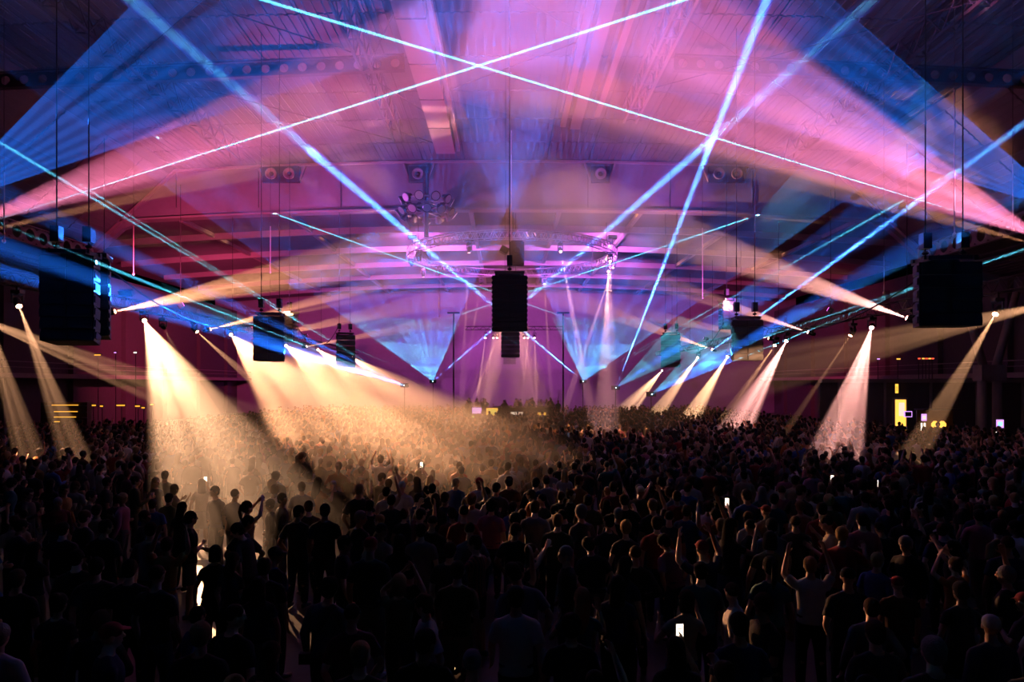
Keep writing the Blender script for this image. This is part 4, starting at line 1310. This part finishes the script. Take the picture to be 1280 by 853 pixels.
# hair in the head frame (origin = head centre)
def hair_mesh(kind):
    P = []
    if kind in ('short', 'cropped', 'curly', 'long', 'bun', 'ponytail', 'bob'):
        k = {'cropped': 0.007, 'short': 0.014, 'curly': 0.024}.get(kind, 0.013)
        P.append(ellipsoid((0, -0.020, 0.036), (0.075 + k, 0.088 + k, 0.086 + k), 18, 12))
        if kind != 'cropped':
            P.append(ellipsoid((0, -0.045, -0.015), (0.066 + k, 0.052 + k, 0.06 + k), 14, 8))
    if kind == 'curly':
        for i in range(36):
            t, u = rnd.uniform(0, 6.28), rnd.uniform(-0.2, 1)
            c = math.sqrt(max(0, 1 - u * u))
            P.append(ellipsoid((0.085 * c * math.cos(t), -0.025 + 0.092 * c * math.sin(t) * (0.8 if math.sin(t) > 0 else 1), 0.045 + 0.085 * u), (0.024, 0.024, 0.022), 7, 5))
    if kind == 'long':
        P.append(loft([((0, -0.04, 0.06), 0.085, 0.07), ((0, -0.06, -0.05), 0.092, 0.06), ((0, -0.085, -0.16), 0.098, 0.05), ((0, -0.105, -0.28), 0.09, 0.04), ((0, -0.11, -0.36), 0.06, 0.025)], 14))
    if kind == 'bob':
        P.append(loft([((0, -0.03, 0.07), 0.085, 0.08), ((0, -0.035, -0.02), 0.094, 0.075), ((0, -0.045, -0.11), 0.092, 0.06), ((0, -0.045, -0.125), 0.075, 0.05)], 14))
    if kind == 'bun':
        P.append(ellipsoid((0, -0.075, 0.115), (0.042, 0.042, 0.038), 10, 7))
    if kind == 'ponytail':
        P.append(ellipsoid((0, -0.115, 0.06), (0.03, 0.03, 0.03), 8, 6))
        P.append(loft([((0, -0.12, 0.06), 0.026, 0.024), ((0, -0.155, -0.03), 0.036, 0.03), ((0, -0.15, -0.14), 0.034, 0.026), ((0, -0.14, -0.23), 0.012, 0.01)], 10))
    if kind == 'cap':
        P.append(ellipsoid((0, -0.010, 0.040), (0.086, 0.100, 0.082), 18, 12))
        P.append(loft([((0, 0.05, 0.052), 0.072, 0.012, (1, 0, 0), (0, 0, 1)), ((0, 0.11, 0.046), 0.068, 0.008, (1, 0, 0), (0, 0, 1)), ((0, 0.155, 0.036), 0.04, 0.006, (1, 0, 0), (0, 0, 1))], 12))
    return remesh(P, 0.010, 900, 'cap' if kind == 'cap' else 'hair')
HAIR = {k: hair_mesh(k) for k in ('short', 'cropped', 'curly', 'long', 'bun', 'ponytail', 'bob', 'cap')}

def cloth(name, col, rough=0.9):
    return mat('cloth_' + name, col, rough, var=0.18, vscale=14, bump=0.15, bscale=40, spec=0.2)
TOPS = {k: cloth(k, c) for k, c in {'black': (0.012, 0.012, 0.014), 'white': (0.42, 0.40, 0.38), 'grey': (0.12, 0.12, 0.125), 'navy': (0.012, 0.018, 0.05), 'charcoal': (0.03, 0.03, 0.032),
        'olive': (0.06, 0.062, 0.025), 'burgundy': (0.08, 0.012, 0.02), 'beige': (0.26, 0.20, 0.13), 'red': (0.22, 0.025, 0.02), 'teal': (0.02, 0.08, 0.085), 'orange': (0.30, 0.11, 0.025),
        'brown': (0.07, 0.035, 0.018), 'pink': (0.28, 0.10, 0.13), 'blue': (0.03, 0.07, 0.20)}.items()}
def striped(name, c1, c2):
    m = cloth(name, c1)
    nt = m.node_tree
    b = nt.nodes['Principled BSDF']
    tc = nt.nodes.new('ShaderNodeTexCoord')
    w = nt.nodes.new('ShaderNodeTexWave')
    w.bands_direction = 'X'
    w.inputs['Scale'].default_value = 5.5
    mx = nt.nodes.new('ShaderNodeMix'); mx.data_type = 'RGBA'
    mx.inputs[6].default_value = (*c1, 1); mx.inputs[7].default_value = (*c2, 1)
    st = nt.nodes.new('ShaderNodeMath'); st.operation = 'GREATER_THAN'; st.inputs[1].default_value = 0.5
    nt.links.new(tc.outputs['Object'], w.inputs['Vector'])
    nt.links.new(w.outputs['Fac'], st.inputs[0]); nt.links.new(st.outputs[0], mx.inputs[0]); nt.links.new(mx.outputs[2], b.inputs['Base Color'])
    return m
TOPS['red striped'] = striped('red_stripes', (0.22, 0.05, 0.03), (0.05, 0.02, 0.02))
BOTT = {k: cloth('b_' + k, c) for k, c in {'black': (0.012, 0.012, 0.013), 'dark blue': (0.015, 0.022, 0.05), 'grey': (0.08, 0.08, 0.085), 'khaki': (0.16, 0.12, 0.07), 'white': (0.32, 0.31, 0.30)}.items()}
SKIN = [mat('skin_%d' % i, c, 0.5, spec=0.4) for i, c in enumerate(((0.42, 0.24, 0.16), (0.30, 0.16, 0.10), (0.52, 0.33, 0.24), (0.13, 0.065, 0.04)))]
HAIRM = {k: mat('hair_' + k, c, 0.85, bump=0.5, bscale=70, spec=0.08) for k, c in {'dark': (0.012, 0.009, 0.008), 'brown': (0.05, 0.026, 0.014), 'blond': (0.28, 0.18, 0.08), 'grey': (0.16, 0.16, 0.16)}.items()}
CAPM = {k: cloth('cap_' + k, c) for k, c in {'black': (0.012, 0.012, 0.013), 'white': (0.4, 0.4, 0.38), 'red': (0.2, 0.02, 0.02)}.items()}
SHOE = [mat('shoe_dark', (0.02, 0.02, 0.022), 0.5), mat('shoe_white', (0.4, 0.4, 0.39), 0.5)]

USED = set()
def label_for(top, bot, btm, hk, hc, words):
    hw = {'cap': hc + ' cap'}.get(hk, '%s %s hair' % (hk, hc))
    if hk == 'bun': hw = hc + ' hair in a bun'
    if hk == 'ponytail': hw = hc + ' ponytail'
    if hk == 'bob': hw = hc + ' bobbed hair'
    bw = {'trousers': 'trousers', 'shorts': 'shorts', 'skirt': 'skirt'}[btm]
    return 'person in %s top and %s %s, %s, %s' % (top, bot, bw, hw, words)

def set_mat(o, m):
    if len(o.data.materials) == 0:
        o.data.materials.append(m)
    o.material_slots[0].link = 'OBJECT'
    o.material_slots[0].material = m

def add_person(x, y, rz, pi, top=None, bot=None, hk=None, hc=None, scale=1.0, skin=None, suffix=''):
    pr_ = PROTO[pi]
    fem = pr_['fem']
    for _ in range(80):
        if _ == 3: bot = None
        if _ == 25: hc = None
        if _ == 45: hk = None
        if _ == 60: top = None
        T = top or rnd.choices(list(TOPS), [16, 7, 6, 5, 8, 3, 3, 4, 2, 2, 2, 3, 2, 3, 0])[0]
        B = bot or rnd.choices(list(BOTT), [8, 6, 3, 2, 1])[0]
        HK = hk or (rnd.choices(('long', 'bun', 'ponytail', 'bob'), [5, 2, 3, 2])[0] if fem else rnd.choices(('short', 'cropped', 'curly', 'cap'), [9, 2, 3, 1.5])[0])
        HC = hc or (rnd.choice(('black', 'white', 'red')) if HK == 'cap' else rnd.choices(('dark', 'brown', 'blond', 'grey'), [8, 5, 2, 0.6])[0])
        lab = label_for(T, B, pr_['bottoms'], HK, HC, pr_['words']) + suffix
        if lab not in USED: break
    USED.add(lab)
    o = obj('person', pr_['meshes']['body'])
    set_mat(o, skin or rnd.choices(SKIN, [5, 3, 3, 1])[0])
    o.location = (x, y, 0.012 * scale)
    o.rotation_euler = (0, 0, rz)
    o.scale = (scale,) * 3
    tag(o, lab, 'person', 'people in the crowd')
    for key, nm, m_ in (('top', 'shirt', TOPS[T]), ('bottom', pr_['bottoms'], BOTT[B]), ('shoe_r', 'shoe', None), ('shoe_l', 'shoe', None)):
        c = obj(nm, pr_['meshes'][key], o)
        set_mat(c, m_ or SHOE[0 if (int(x * 10) % 3) else 1])
    h = obj('cap' if HK == 'cap' else 'hair', HAIR[HK], o)
    set_mat(h, CAPM[HC] if HK == 'cap' else HAIRM[HC])
    hcn, Rh = pr_['head']
    h.location = hcn
    h.rotation_euler = Rh.to_euler()
    return o

PLACED = []      # (x, y, r)
def free(x, y, r):
    return all((x - a) ** 2 + (y - b) ** 2 > (r + c) ** 2 for a, b, c in PLACED)

# people picked out in the photo, by the top of the head
R_ = math.radians
HERO = [
    (237, 641, 'cross', R_(-60), 'black', 'grey', 'short', 'dark', 1.80), (226, 629, 'down_f', R_(-20), 'black', 'black', 'long', 'dark', 1.70),
    (296, 646, 'lean_l', R_(-95), 'black', 'black', 'short', 'dark', 1.78), (312, 652, 'lean_l', R_(75), 'charcoal', 'black', 'short', 'dark', 1.80),
    (267, 686, 'down_f', R_(15), 'black', 'black', 'bob', 'dark', 1.66), (289, 690, 'down_f', R_(-25), 'charcoal', 'black', 'long', 'brown', 1.66),
    (330, 696, 'down', R_(10), 'black', 'dark blue', 'short', 'brown', 1.76), (341, 691, 'pocket', R_(-30), 'navy', 'black', 'cap', 'black', 1.78),
    (320, 722, 'down_f', R_(20), 'black', 'black', 'long', 'dark', 1.68), (372, 634, 'pocket', R_(-10), 'charcoal', 'dark blue', 'short', 'dark', 1.80),
    (406, 632, 'down', R_(0), 'black', 'black', 'short', 'dark', 1.86), (383, 628, 'hips', R_(30), 'brown', 'black', 'short', 'brown', 1.76),
    (352, 618, 'drink', R_(-75), 'charcoal', 'grey', 'short', 'dark', 1.80), (377, 604, 'down', R_(20), 'grey', 'black', 'short', 'brown', 1.78),
    (343, 607, 'down', R_(-15), 'white', 'khaki', 'short', 'blond', 1.78), (271, 610, 'hips', R_(150), 'navy', 'black', 'short', 'dark', 1.78),
    (293, 612, 'down', R_(-20), 'beige', 'grey', 'cropped', 'brown', 1.76), (252, 600, 'phone_f', R_(30), 'beige', 'black', 'long', 'brown', 1.70),
    (429, 672, 'down', R_(-70), 'black', 'black', 'short', 'dark', 1.76), (407, 725, 'hips', R_(-15), 'grey', 'black', 'curly', 'dark', 1.78),
    (188, 655, 'down', R_(5), 'grey', 'black', 'short', 'dark', 1.80), (180, 640, 'drink', R_(-60), 'black', 'black', 'short', 'brown', 1.74),
    (169, 594, 'drink', R_(-40), 'olive', 'khaki', 'short', 'brown', 1.80), (195, 598, 'down_f', R_(-110), 'charcoal', 'black', 'long', 'blond', 1.70),
    (206, 592, 'down', R_(10), 'charcoal', 'grey', 'short', 'dark', 1.78), (219, 606, 'dance_f', R_(-50), 'burgundy', 'black', 'bob', 'dark', 1.66),
    (80, 607, 'drink', R_(-80), 'orange', 'khaki', 'short', 'dark', 1.76), (112, 615, 'pocket', R_(-40), 'grey', 'black', 'short', 'dark', 1.78),
    (133, 598, 'down', R_(-50), 'charcoal', 'black', 'short', 'dark', 1.78), (40, 585, 'down', R_(5), 'black', 'black', 'short', 'dark', 1.80),
    (22, 593, 'down', R_(-10), 'black', 'grey', 'short', 'dark', 1.76), (62, 600, 'down_f', R_(0), 'black', 'black', 'long', 'dark', 1.70),
    (72, 577, 'both', R_(0), 'red', 'black', 'short', 'brown', 1.78), (35, 612, 'drink', R_(-70), 'charcoal', 'black', 'short', 'dark', 1.76),
    (78, 655, 'down', R_(0), 'black', 'black', 'short', 'dark', 1.76), (130, 652, 'pocket', R_(0), 'black', 'black', 'short', 'dark', 1.80),
    (105, 640, 'down', R_(-30), 'charcoal', 'black', 'short', 'brown', 1.78),
    (160, 706, 'walk', R_(10), 'black', 'black', 'short', 'dark', 1.80), (195, 707, 'down', R_(-10), 'black', 'dark blue', 'cropped', 'dark', 1.82),
    (95, 690, 'drink', R_(30), 'black', 'black', 'short', 'dark', 1.74), (40, 680, 'down_f', R_(0), 'black', 'black', 'long', 'dark', 1.68),
    (120, 700, 'down', R_(15), 'charcoal', 'black', 'short', 'dark', 1.78), (20, 715, 'down', R_(0), 'black', 'black', 'short', 'dark', 1.76),
    (70, 745, 'down_f', R_(0), 'black', 'black', 'bun', 'dark', 1.68), (250, 775, 'down', R_(0), 'black', 'black', 'short', 'dark', 1.80),
    (290, 765, 'pocket', R_(-20), 'black', 'black', 'cropped', 'dark', 1.78), (335, 806, 'down_f', R_(-15), 'black', 'black', 'long', 'brown', 1.66),
    (450, 806, 'down', R_(0), 'black', 'black', 'short', 'dark', 1.76), (540, 606, 'down', R_(10), 'charcoal', 'black', 'short', 'dark', 1.80),
    (556, 617, 'pocket', R_(30), 'navy', 'black', 'short', 'dark', 1.78), (489, 620, 'down', R_(0), 'charcoal', 'grey', 'short', 'dark', 1.78),
    (462, 627, 'drink', R_(50), 'black', 'black', 'short', 'dark', 1.76), (485, 610, 'fist', R_(-10), 'white', 'black', 'short', 'dark', 1.74),
    (502, 603, 'down', R_(0), 'white', 'dark blue', 'cap', 'white', 1.78), (523, 588, 'high_f', R_(0), 'beige', 'black', 'long', 'blond', 1.68),
    (607, 610, 'drink', R_(-20), 'black', 'black', 'short', 'dark', 1.80), (620, 606, 'pocket', R_(0), 'charcoal', 'black', 'short', 'dark', 1.82),
    (562, 680, 'down', R_(-20), 'charcoal', 'black', 'short', 'dark', 1.78), (595, 672, 'cross', R_(60), 'red striped', 'black', 'short', 'dark', 1.78),
    (526, 660, 'down', R_(0), 'grey', 'black', 'short', 'dark', 1.74), (498, 665, 'down_f', R_(0), 'black', 'black', 'long', 'dark', 1.68),
    (475, 658, 'pocket', R_(-30), 'beige', 'black', 'cropped', 'dark', 1.76),
    (645, 738, 'walk', R_(0), 'white', 'black', 'short', 'dark', 1.82), (770, 722, 'down_f', R_(-10), 'navy', 'black', 'long', 'dark', 1.72),
    (714, 772, 'down', R_(0), 'black', 'black', 'curly', 'dark', 1.74), (845, 800, 'phone_f', R_(0), 'black', 'black', 'long', 'dark', 1.66),
    (590, 812, 'down', R_(0), 'black', 'black', 'cropped', 'grey', 1.74), (530, 795, 'pocket', R_(0), 'black', 'black', 'short', 'dark', 1.78),
    (965, 650, 'down', R_(0), 'grey', 'black', 'short', 'dark', 1.82), (930, 590, 'down', R_(0), 'beige', 'black', 'short', 'dark', 1.78),
    (1160, 604, 'down', R_(0), 'grey', 'black', 'cropped', 'dark', 1.84), (1216, 612, 'pocket', R_(0), 'red striped', 'black', 'short', 'dark', 1.78),
    (1265, 608, 'drink', R_(70), 'red', 'black', 'short', 'brown', 1.76), (735, 620, 'down', R_(0), 'olive', 'grey', 'short', 'dark', 1.80),
    (705, 588, 'down_f', R_(0), 'white', 'black', 'long', 'blond', 1.70), (665, 590, 'dance_f', R_(0), 'beige', 'khaki', 'long', 'blond', 1.68),
    (1095, 780, 'down', R_(0), 'charcoal', 'black', 'short', 'dark', 1.76), (1060, 712, 'pocket', R_(0), 'black', 'black', 'cap', 'black', 1.78),
    (925, 770, 'down', R_(0), 'navy', 'black', 'short', 'dark', 1.80), (1200, 730, 'down_f', R_(0), 'charcoal', 'black', 'bun', 'dark', 1.70),
]
HP = [at_z(h_[0], h_[1], h_[8]) for h_ in HERO]
for _ in range(80):            # nobody stands inside anybody: push neighbours apart in depth, keeping their sight line
    for i in range(len(HP)):
        for j in range(i):
            dx, dy = HP[i].x - HP[j].x, HP[i].y - HP[j].y
            dd = math.hypot(dx, dy)
            if dd < 0.56:
                k = (0.57 - dd) * 0.5 * (1 if dy >= 0 else -1)
                for a, sg in ((i, 1), (j, -1)):
                    ny = HP[a].y + sg * k
                    HP[a].x *= ny / HP[a].y
                    HP[a].y = ny
for hro, p in zip(HERO, HP):
    PLACED.append((p.x, p.y, 0.26))
    add_person(p.x, p.y, hro[3], PIDX[hro[2]], hro[4], hro[5], hro[6], hro[7], hro[8] / 1.755)

# random crowd; clear patches of bare lit floor seen in the photo
CLEAR = [(at_z(240, 740, 0), 1.1), (at_z(252, 690, 0), 1.5), (at_z(388, 812, 0), 0.9), (at_z(345, 745, 0), 0.5), (at_z(155, 820, 0), 0.45), (at_z(395, 715, 0), 0.5),
         (at_z(265, 655, 0), 1.0), (Vector((-3.5, 14.8, 0)), 0.6)]
def clear(x, y):
    if -9.7 < x < -2.3 and 14.75 < y < 15.85: return True
    return any((x - c.x) ** 2 + (y - c.y) ** 2 < r * r for c, r in CLEAR)
NEARD = 18.0
BAR = at_z(580, 650, 1.2)
PLACED.append((BAR.x, BAR.y, 0.3))
cells = []
cand = []
y = 5.3
names = [p['name'] for p in PROTO]
wts = [16, 6, 10, 3, 2.5, 3, 9, 5, 4, 4, 10, 2, 6, 5]
tries = 0
while tries < 9000:
    tries += 1
    y = math.sqrt(rnd.uniform(5.2 ** 2, NEARD ** 2))
    x = rnd.uniform(-0.80, 0.80) * y
    if clear(x, y) or abs(x) > 13.5: continue
    px = VPX + x / y * F
    if abs(px - 248) < 18 + 215 / y and 8.0 < y < 13.6: continue
    if abs(px - 396) < 14 + 200 / y and y < 12.2: continue
    if abs(px - 172) < 10 + 150 / y and 6 < y < 9.5: continue
    gap = 0.30 if y > 11 else 0.40
    if px < 470 and y < 14: gap = 0.52
    if not free(x, y, gap + 0.02): continue
    PLACED.append((x, y, 0.26))
    cand.append((x, y))
cand.sort(key=lambda c: c[1])
cand = cand[:max(0, 296 - len(HERO))]
for x, y in cand:
    add_person(x, y, rnd.gauss(0, 0.35) if rnd.random() < 0.65 else rnd.uniform(-2.2, 2.2), rnd.choices(range(len(PROTO)), wts)[0], scale=min(1.09, max(0.88, rnd.gauss(0.985, 0.05))))
FAR0 = max(c[1] for c in cand)

# the rest of the crowd, past counting: one object
def far_lod(kw, hk):
    parts, (hc, Rh) = make_person(far=True, **kw)
    V, Fc, C = [], [], []
    for key, tgt, vox in (('skin', 220, 0.022), ('top', 90, 0.03), ('bottom', 60, 0.035)):
        me = remesh(parts[key], vox, tgt, 'lod')
        k = len(V)
        V += [tuple(v_.co) for v_ in me.vertices]
        for p in me.polygons:
            Fc.append(tuple(i + k for i in p.vertices)); C.append({'skin': 0, 'top': 1, 'bottom': 2}[key])
        bpy.data.meshes.remove(me)
    k = len(V)
    src = HAIR[hk].copy()
    o = bpy.data.objects.new('tmp', src); COL.objects.link(o)
    d = o.modifiers.new('d', 'DECIMATE'); d.ratio = 0.07
    me = bpy.data.meshes.new_from_object(o.evaluated_get(bpy.context.evaluated_depsgraph_get()))
    bpy.data.objects.remove(o)
    V += [tuple(hc + Rh @ v_.co) for v_ in me.vertices]
    for p in me.polygons:
        Fc.append(tuple(i + k for i in p.vertices)); C.append(3)
    T = []
    TC = []
    for f_, c_ in zip(Fc, C):
        for i in range(1, len(f_) - 1):
            T.append((f_[0], f_[i], f_[i + 1])); TC.append(c_)
    return np.array(V, np.float32), np.array(T, np.int32), np.array(TC, np.int32)
LODS = [far_lod(SPEC[i][2], hk) for i, hk in ((0, 'short'), (2, 'long'), (4, 'short'), (5, 'cropped'), (6, 'short'), (7, 'ponytail'), (10, 'short'), (11, 'bun'), (12, 'short'))]
LW = [10, 6, 2.2, 2.2, 5, 3, 6, 1.5, 4]
POLES = [(p.x, p.y + 0.25) for p in (S0, S1, S2, S3, S4)] + [(at(px, 480, 50).x, 50) for px in (567, 704)]
KIOSK = [(at(1176, 531, 41).x, 41.2), (at(1237, 480, 41).x, 41), (at(1155, 522, 40).x, 40), (at(1250, 530, 38).x, 38), (at(1135, 518, 42).x, 42)]
pts = []
grid = {}
def far_ok(x, y, r):
    gx, gy = int(x // 0.6), int(y // 0.6)
    for i in range(gx - 1, gx + 2):
        for j in range(gy - 1, gy + 2):
            for a, b in grid.get((i, j), ()):
                if (a - x) ** 2 + (b - y) ** 2 < r * r: return False
    return True
for a, b, _ in PLACED:
    grid.setdefault((int(a // 0.6), int(b // 0.6)), []).append((a, b))
for _ in range(34000):
    y = rnd.uniform(FAR0 - 1.0, 57.5) if rnd.random() < 0.85 else rnd.uniform(57.5, 72)
    x = rnd.uniform(-28, 28)
    if abs(x) > 21 and (y > 43 or y < 16): continue
    if any((x - a) ** 2 + (y - b) ** 2 < 0.36 for a, b in POLES): continue
    if x > 19 and y > 36 and any(abs(x - a) < 1.7 and abs(y - b) < 1.6 for a, b in KIOSK): continue
    if abs(x) > 0.79 * y: continue
    if y < 18.2 and abs(x) < 13.4 and y < FAR0: continue
    if abs(x - 0.6) < 4.9 and 55.6 < y < 62.4: continue
    if clear(x, y) or len(pts) >= 2900: continue
    if not far_ok(x, y, 0.50 if y < 36 else 0.56): continue
    grid.setdefault((int(x // 0.6), int(y // 0.6)), []).append((x, y))
    pts.append((x, y, 0.0))
for _ in range(2600):           # the crowd goes on beyond both edges of the view
    y = rnd.uniform(4.5, 30)
    x = rnd.choice((-1, 1)) * (rnd.uniform(0.82, 1.25) * y)
    if abs(x) > 27 or not far_ok(x, y, 0.62): continue
    grid.setdefault((int(x // 0.6), int(y // 0.6)), []).append((x, y))
    pts.append((x, y, 0.0))
for k in range(26):      # people on the stage
    pts.append((0.6 + rnd.uniform(-4.1, 4.1), 59 + rnd.choice((-0.6, 0.2, 0.9, 1.6, 2.3)) + rnd.uniform(-0.15, 0.15), 0.95))
VV, TT, CC = [], [], []
off = 0
tops = [tuple(m_.node_tree.nodes['Principled BSDF'].inputs['Base Color'].default_value)[:3] for m_ in TOPS.values()]
tw = [10, 9, 6, 4, 6, 3, 3, 6, 3, 2, 3, 3, 3, 3, 0]
hcol = [(0.012, 0.009, 0.008)] * 5 + [(0.05, 0.026, 0.014)] * 3 + [(0.26, 0.17, 0.08)]
scol = [(0.42, 0.24, 0.16), (0.30, 0.16, 0.10), (0.52, 0.33, 0.24), (0.13, 0.065, 0.04)]
bcol = [(0.012, 0.012, 0.013), (0.015, 0.022, 0.05), (0.08, 0.08, 0.085), (0.16, 0.12, 0.07)]
for x, y, z in pts:
    V, T, C = LODS[rnd.choices(range(len(LODS)), LW)[0]]
    a = rnd.gauss(0, 0.4) + (math.atan2(x - 0.6, 59 - y) * 0.5 if y < 57 else math.pi + rnd.gauss(0, 0.3))
    s = min(1.1, max(0.88, rnd.gauss(0.985, 0.05)))
    ca, sa = math.cos(a) * s, math.sin(a) * s
    W_ = np.empty_like(V)
    W_[:, 0] = V[:, 0] * ca - V[:, 1] * sa + x
    W_[:, 1] = V[:, 0] * sa + V[:, 1] * ca + y
    W_[:, 2] = V[:, 2] * s + z
    VV.append(W_); TT.append(T + off); off += len(V)
    pal = np.array([rnd.choice(scol), rnd.choices(tops, tw)[0], rnd.choice(bcol), rnd.choice(hcol)], np.float32)
    CC.append(pal[C])
VV = np.concatenate(VV); TT = np.concatenate(TT); CC = np.concatenate(CC)
me = bpy.data.meshes.new('far_crowd')
me.vertices.add(len(VV)); me.vertices.foreach_set('co', VV.ravel())
me.loops.add(len(TT) * 3); me.loops.foreach_set('vertex_index', TT.ravel())
me.polygons.add(len(TT)); me.polygons.foreach_set('loop_start', np.arange(len(TT), dtype=np.int32) * 3)
me.update(calc_edges=True)
at_ = me.attributes.new('cloth_colour', 'FLOAT_COLOR', 'FACE')
at_.data.foreach_set('color', np.concatenate([CC, np.ones((len(CC), 1), np.float32)], 1).ravel())
me.shade_smooth()
m_ = mat('far_crowd', (0.1, 0.1, 0.1), 0.8, spec=0.25)
an = m_.node_tree.nodes.new('ShaderNodeAttribute'); an.attribute_name = 'cloth_colour'
m_.node_tree.links.new(an.outputs['Color'], m_.node_tree.nodes['Principled BSDF'].inputs['Base Color'])
me.materials.append(m_)
fo = obj('far_crowd', me)
tag(fo, 'dense far crowd of dancing people filling the hall floor up to the stage', 'crowd', kind='stuff')

# ---------------------------------------------------------------- small things
def phone(pos, rz, tilt, col, label, s=1.0):
    r = empty('smartphone', pos, rz)
    r.rotation_euler = (tilt, 0, rz)
    tag(r, label, 'phone', 'phones held up in the crowd')
    MB().box((0, 0.0, 0), (0.078 * s, 0.009, 0.16 * s)).build('phone_case', M['housing'], r)
    MB().box((0, -0.006, 0), (0.070 * s, 0.003, 0.148 * s)).build('phone_screen', E[col], r)
    for k in range(2):
        MB().box((0.0, -0.0085, (0.03 - 0.07 * k) * s), (0.05 * s, 0.001, 0.02 * s)).build('screen_block', E['white' if col != 'white' else 'phone'], r)
def in_hand(o, pi, k, rz=0.0):
    p, d = PROTO[pi]['hands'][k]
    sc_ = o.scale[0]
    R = Matrix.Rotation(o.rotation_euler[2], 3, 'Z')
    return Vector(o.location) + R @ (p * sc_) + Vector((0, 0, 0.05))
nph = 0
for o_ in [o for o in COL.objects if o.name.startswith('person')]:
    pr_ = [p for p in PROTO if p['meshes']['body'] == o_.data][0]
    if pr_['name'] in ('phone_f', 'high_f') and o_.location.y > 13.5 and nph < 3:
        px_ = VPX + o_.location.x / o_.location.y * F
        if min(abs(px_ - h_[0]) for h_ in HERO if h_[2] in ('phone_f', 'high_f')) < 3: continue
        phone(in_hand(o_, PIDX[pr_['name']], 0), o_.rotation_euler[2], 0.0, 'phone', 'lit phone of the ' + o_['label'].replace(' top and ', ' top, ').replace(', one arm raised', '').replace(', both hands holding high', ''))
        nph += 1
def find(px):
    p = [h for h in HERO if h[0] == px][0]
    q = HP[HERO.index(p)]
    return min((o for o in COL.objects if o.name.startswith('person')), key=lambda o: (o.location.x - q.x) ** 2 + (o.location.y - q.y) ** 2), PIDX[p[2]]
for px, k, col, lab, tl in ((845, 0, 'phone', 'bright white phone screen held up in the dark right foreground', 0.0), (95, 0, 'blue', 'blue phone screen held low in the dark left foreground', -0.5),
                            (252, 0, 'phone', 'white phone held up beside the brilliant warm beam', 0.0), (523, 0, 'phone', 'white phone held high with both hands in the bright crowd', 0.0)):
    o_, pi = find(px)
    p_ = in_hand(o_, pi, k)
    phone(p_, 0.15, tl, col, lab)
def cup(pos, label):
    r = empty('drink_cup', pos)
    tag(r, label, 'cup', 'plastic cups in hands')
    MB().lathe([(-0.06, 0.028), (0.06, 0.040)], 12).build('cup_wall', CUPM, r, True)
    MB().lathe([(0.058, 0.042), (0.066, 0.042)], 12).build('rim', CUPM, r)
CUPM = mat('clear_plastic', (0.6, 0.5, 0.35), 0.15)
for px, lab in ((352, 'plastic cup in the hand of the man in profile by the warm beam'), (80, 'plastic cup held by the person in an orange top'), (169, 'plastic cup held by the person in an olive top'),
                (35, 'plastic cup held in the dark crowd beside the left wall'), (462, 'plastic cup held by a dark dressed person near the bright crowd')):
    o_, pi = find(px)
    cup(in_hand(o_, pi, 0), lab)
# cross-body bag of the man in the pale tee
o_, pi = find(407)
b_ = empty('shoulder_bag', (o_.location.x - 0.2, o_.location.y - 0.1, 0.93))
tag(b_, 'small black bag worn by the man in the grey tee', 'bag')
MB().box((0, 0, 0), (0.13, 0.07, 0.12)).box((0, -0.04, 0.02), (0.12, 0.012, 0.07)).build('bag_body', M['black'], b_)
MB().path([(0.06, 0.02, 0.07), (0.12, -0.055, 0.25), (0.24, -0.06, 0.42), (0.34, 0.02, 0.56)], 0.012, 5).build('bag_strap', M['black'], b_)
# cable ramp on the floor
r_ = empty('cable_ramp', (-6.0, 15.3, 0))
tag(r_, 'long low cable ramp lying across the lit floor behind the left people', 'cable ramp')
for k in range(7):
    MB().add([(-0.48, -0.2, 0.0), (0.48, -0.2, 0.0), (0.48, 0.2, 0.0), (-0.48, 0.2, 0.0), (-0.48, -0.07, 0.07), (0.48, -0.07, 0.07), (0.48, 0.07, 0.07), (-0.48, 0.07, 0.07)],
             [(0, 3, 2, 1), (4, 5, 6, 7), (0, 1, 5, 4), (1, 2, 6, 5), (2, 3, 7, 6), (3, 0, 4, 7)]).build('ramp_section', M['stage'], r_).location = (-3 + k * 1.0, 0, 0)
# crowd barrier in the middle of the crowd
c = BAR
r_ = empty('crowd_barrier', (c.x, c.y, 0))
tag(r_, 'short steel crowd barrier with two bright rails among the people', 'barrier')
MB().box((0, 0, 1.08), (0.62, 0.05, 0.05)).build('top_rail', M['alu'], r_)
MB().box((0, 0, 0.82), (0.62, 0.05, 0.04)).build('mid_rail', M['alu'], r_)
MB().box((0, 0, 0.15), (0.62, 0.05, 0.04)).build('bottom_rail', M['alu'], r_)
for s in (-0.29, 0.29):
    MB().box((s, 0, 0.54), (0.05, 0.05, 1.08)).build('post', M['alu'], r_)
    MB().box((s, 0, 0.02), (0.06, 0.6, 0.04)).build('foot', M['alu'], r_)
for k in range(4):
    MB().box((-0.18 + k * 0.12, 0, 0.48), (0.018, 0.018, 0.65)).build('bar', M['alu'], r_)
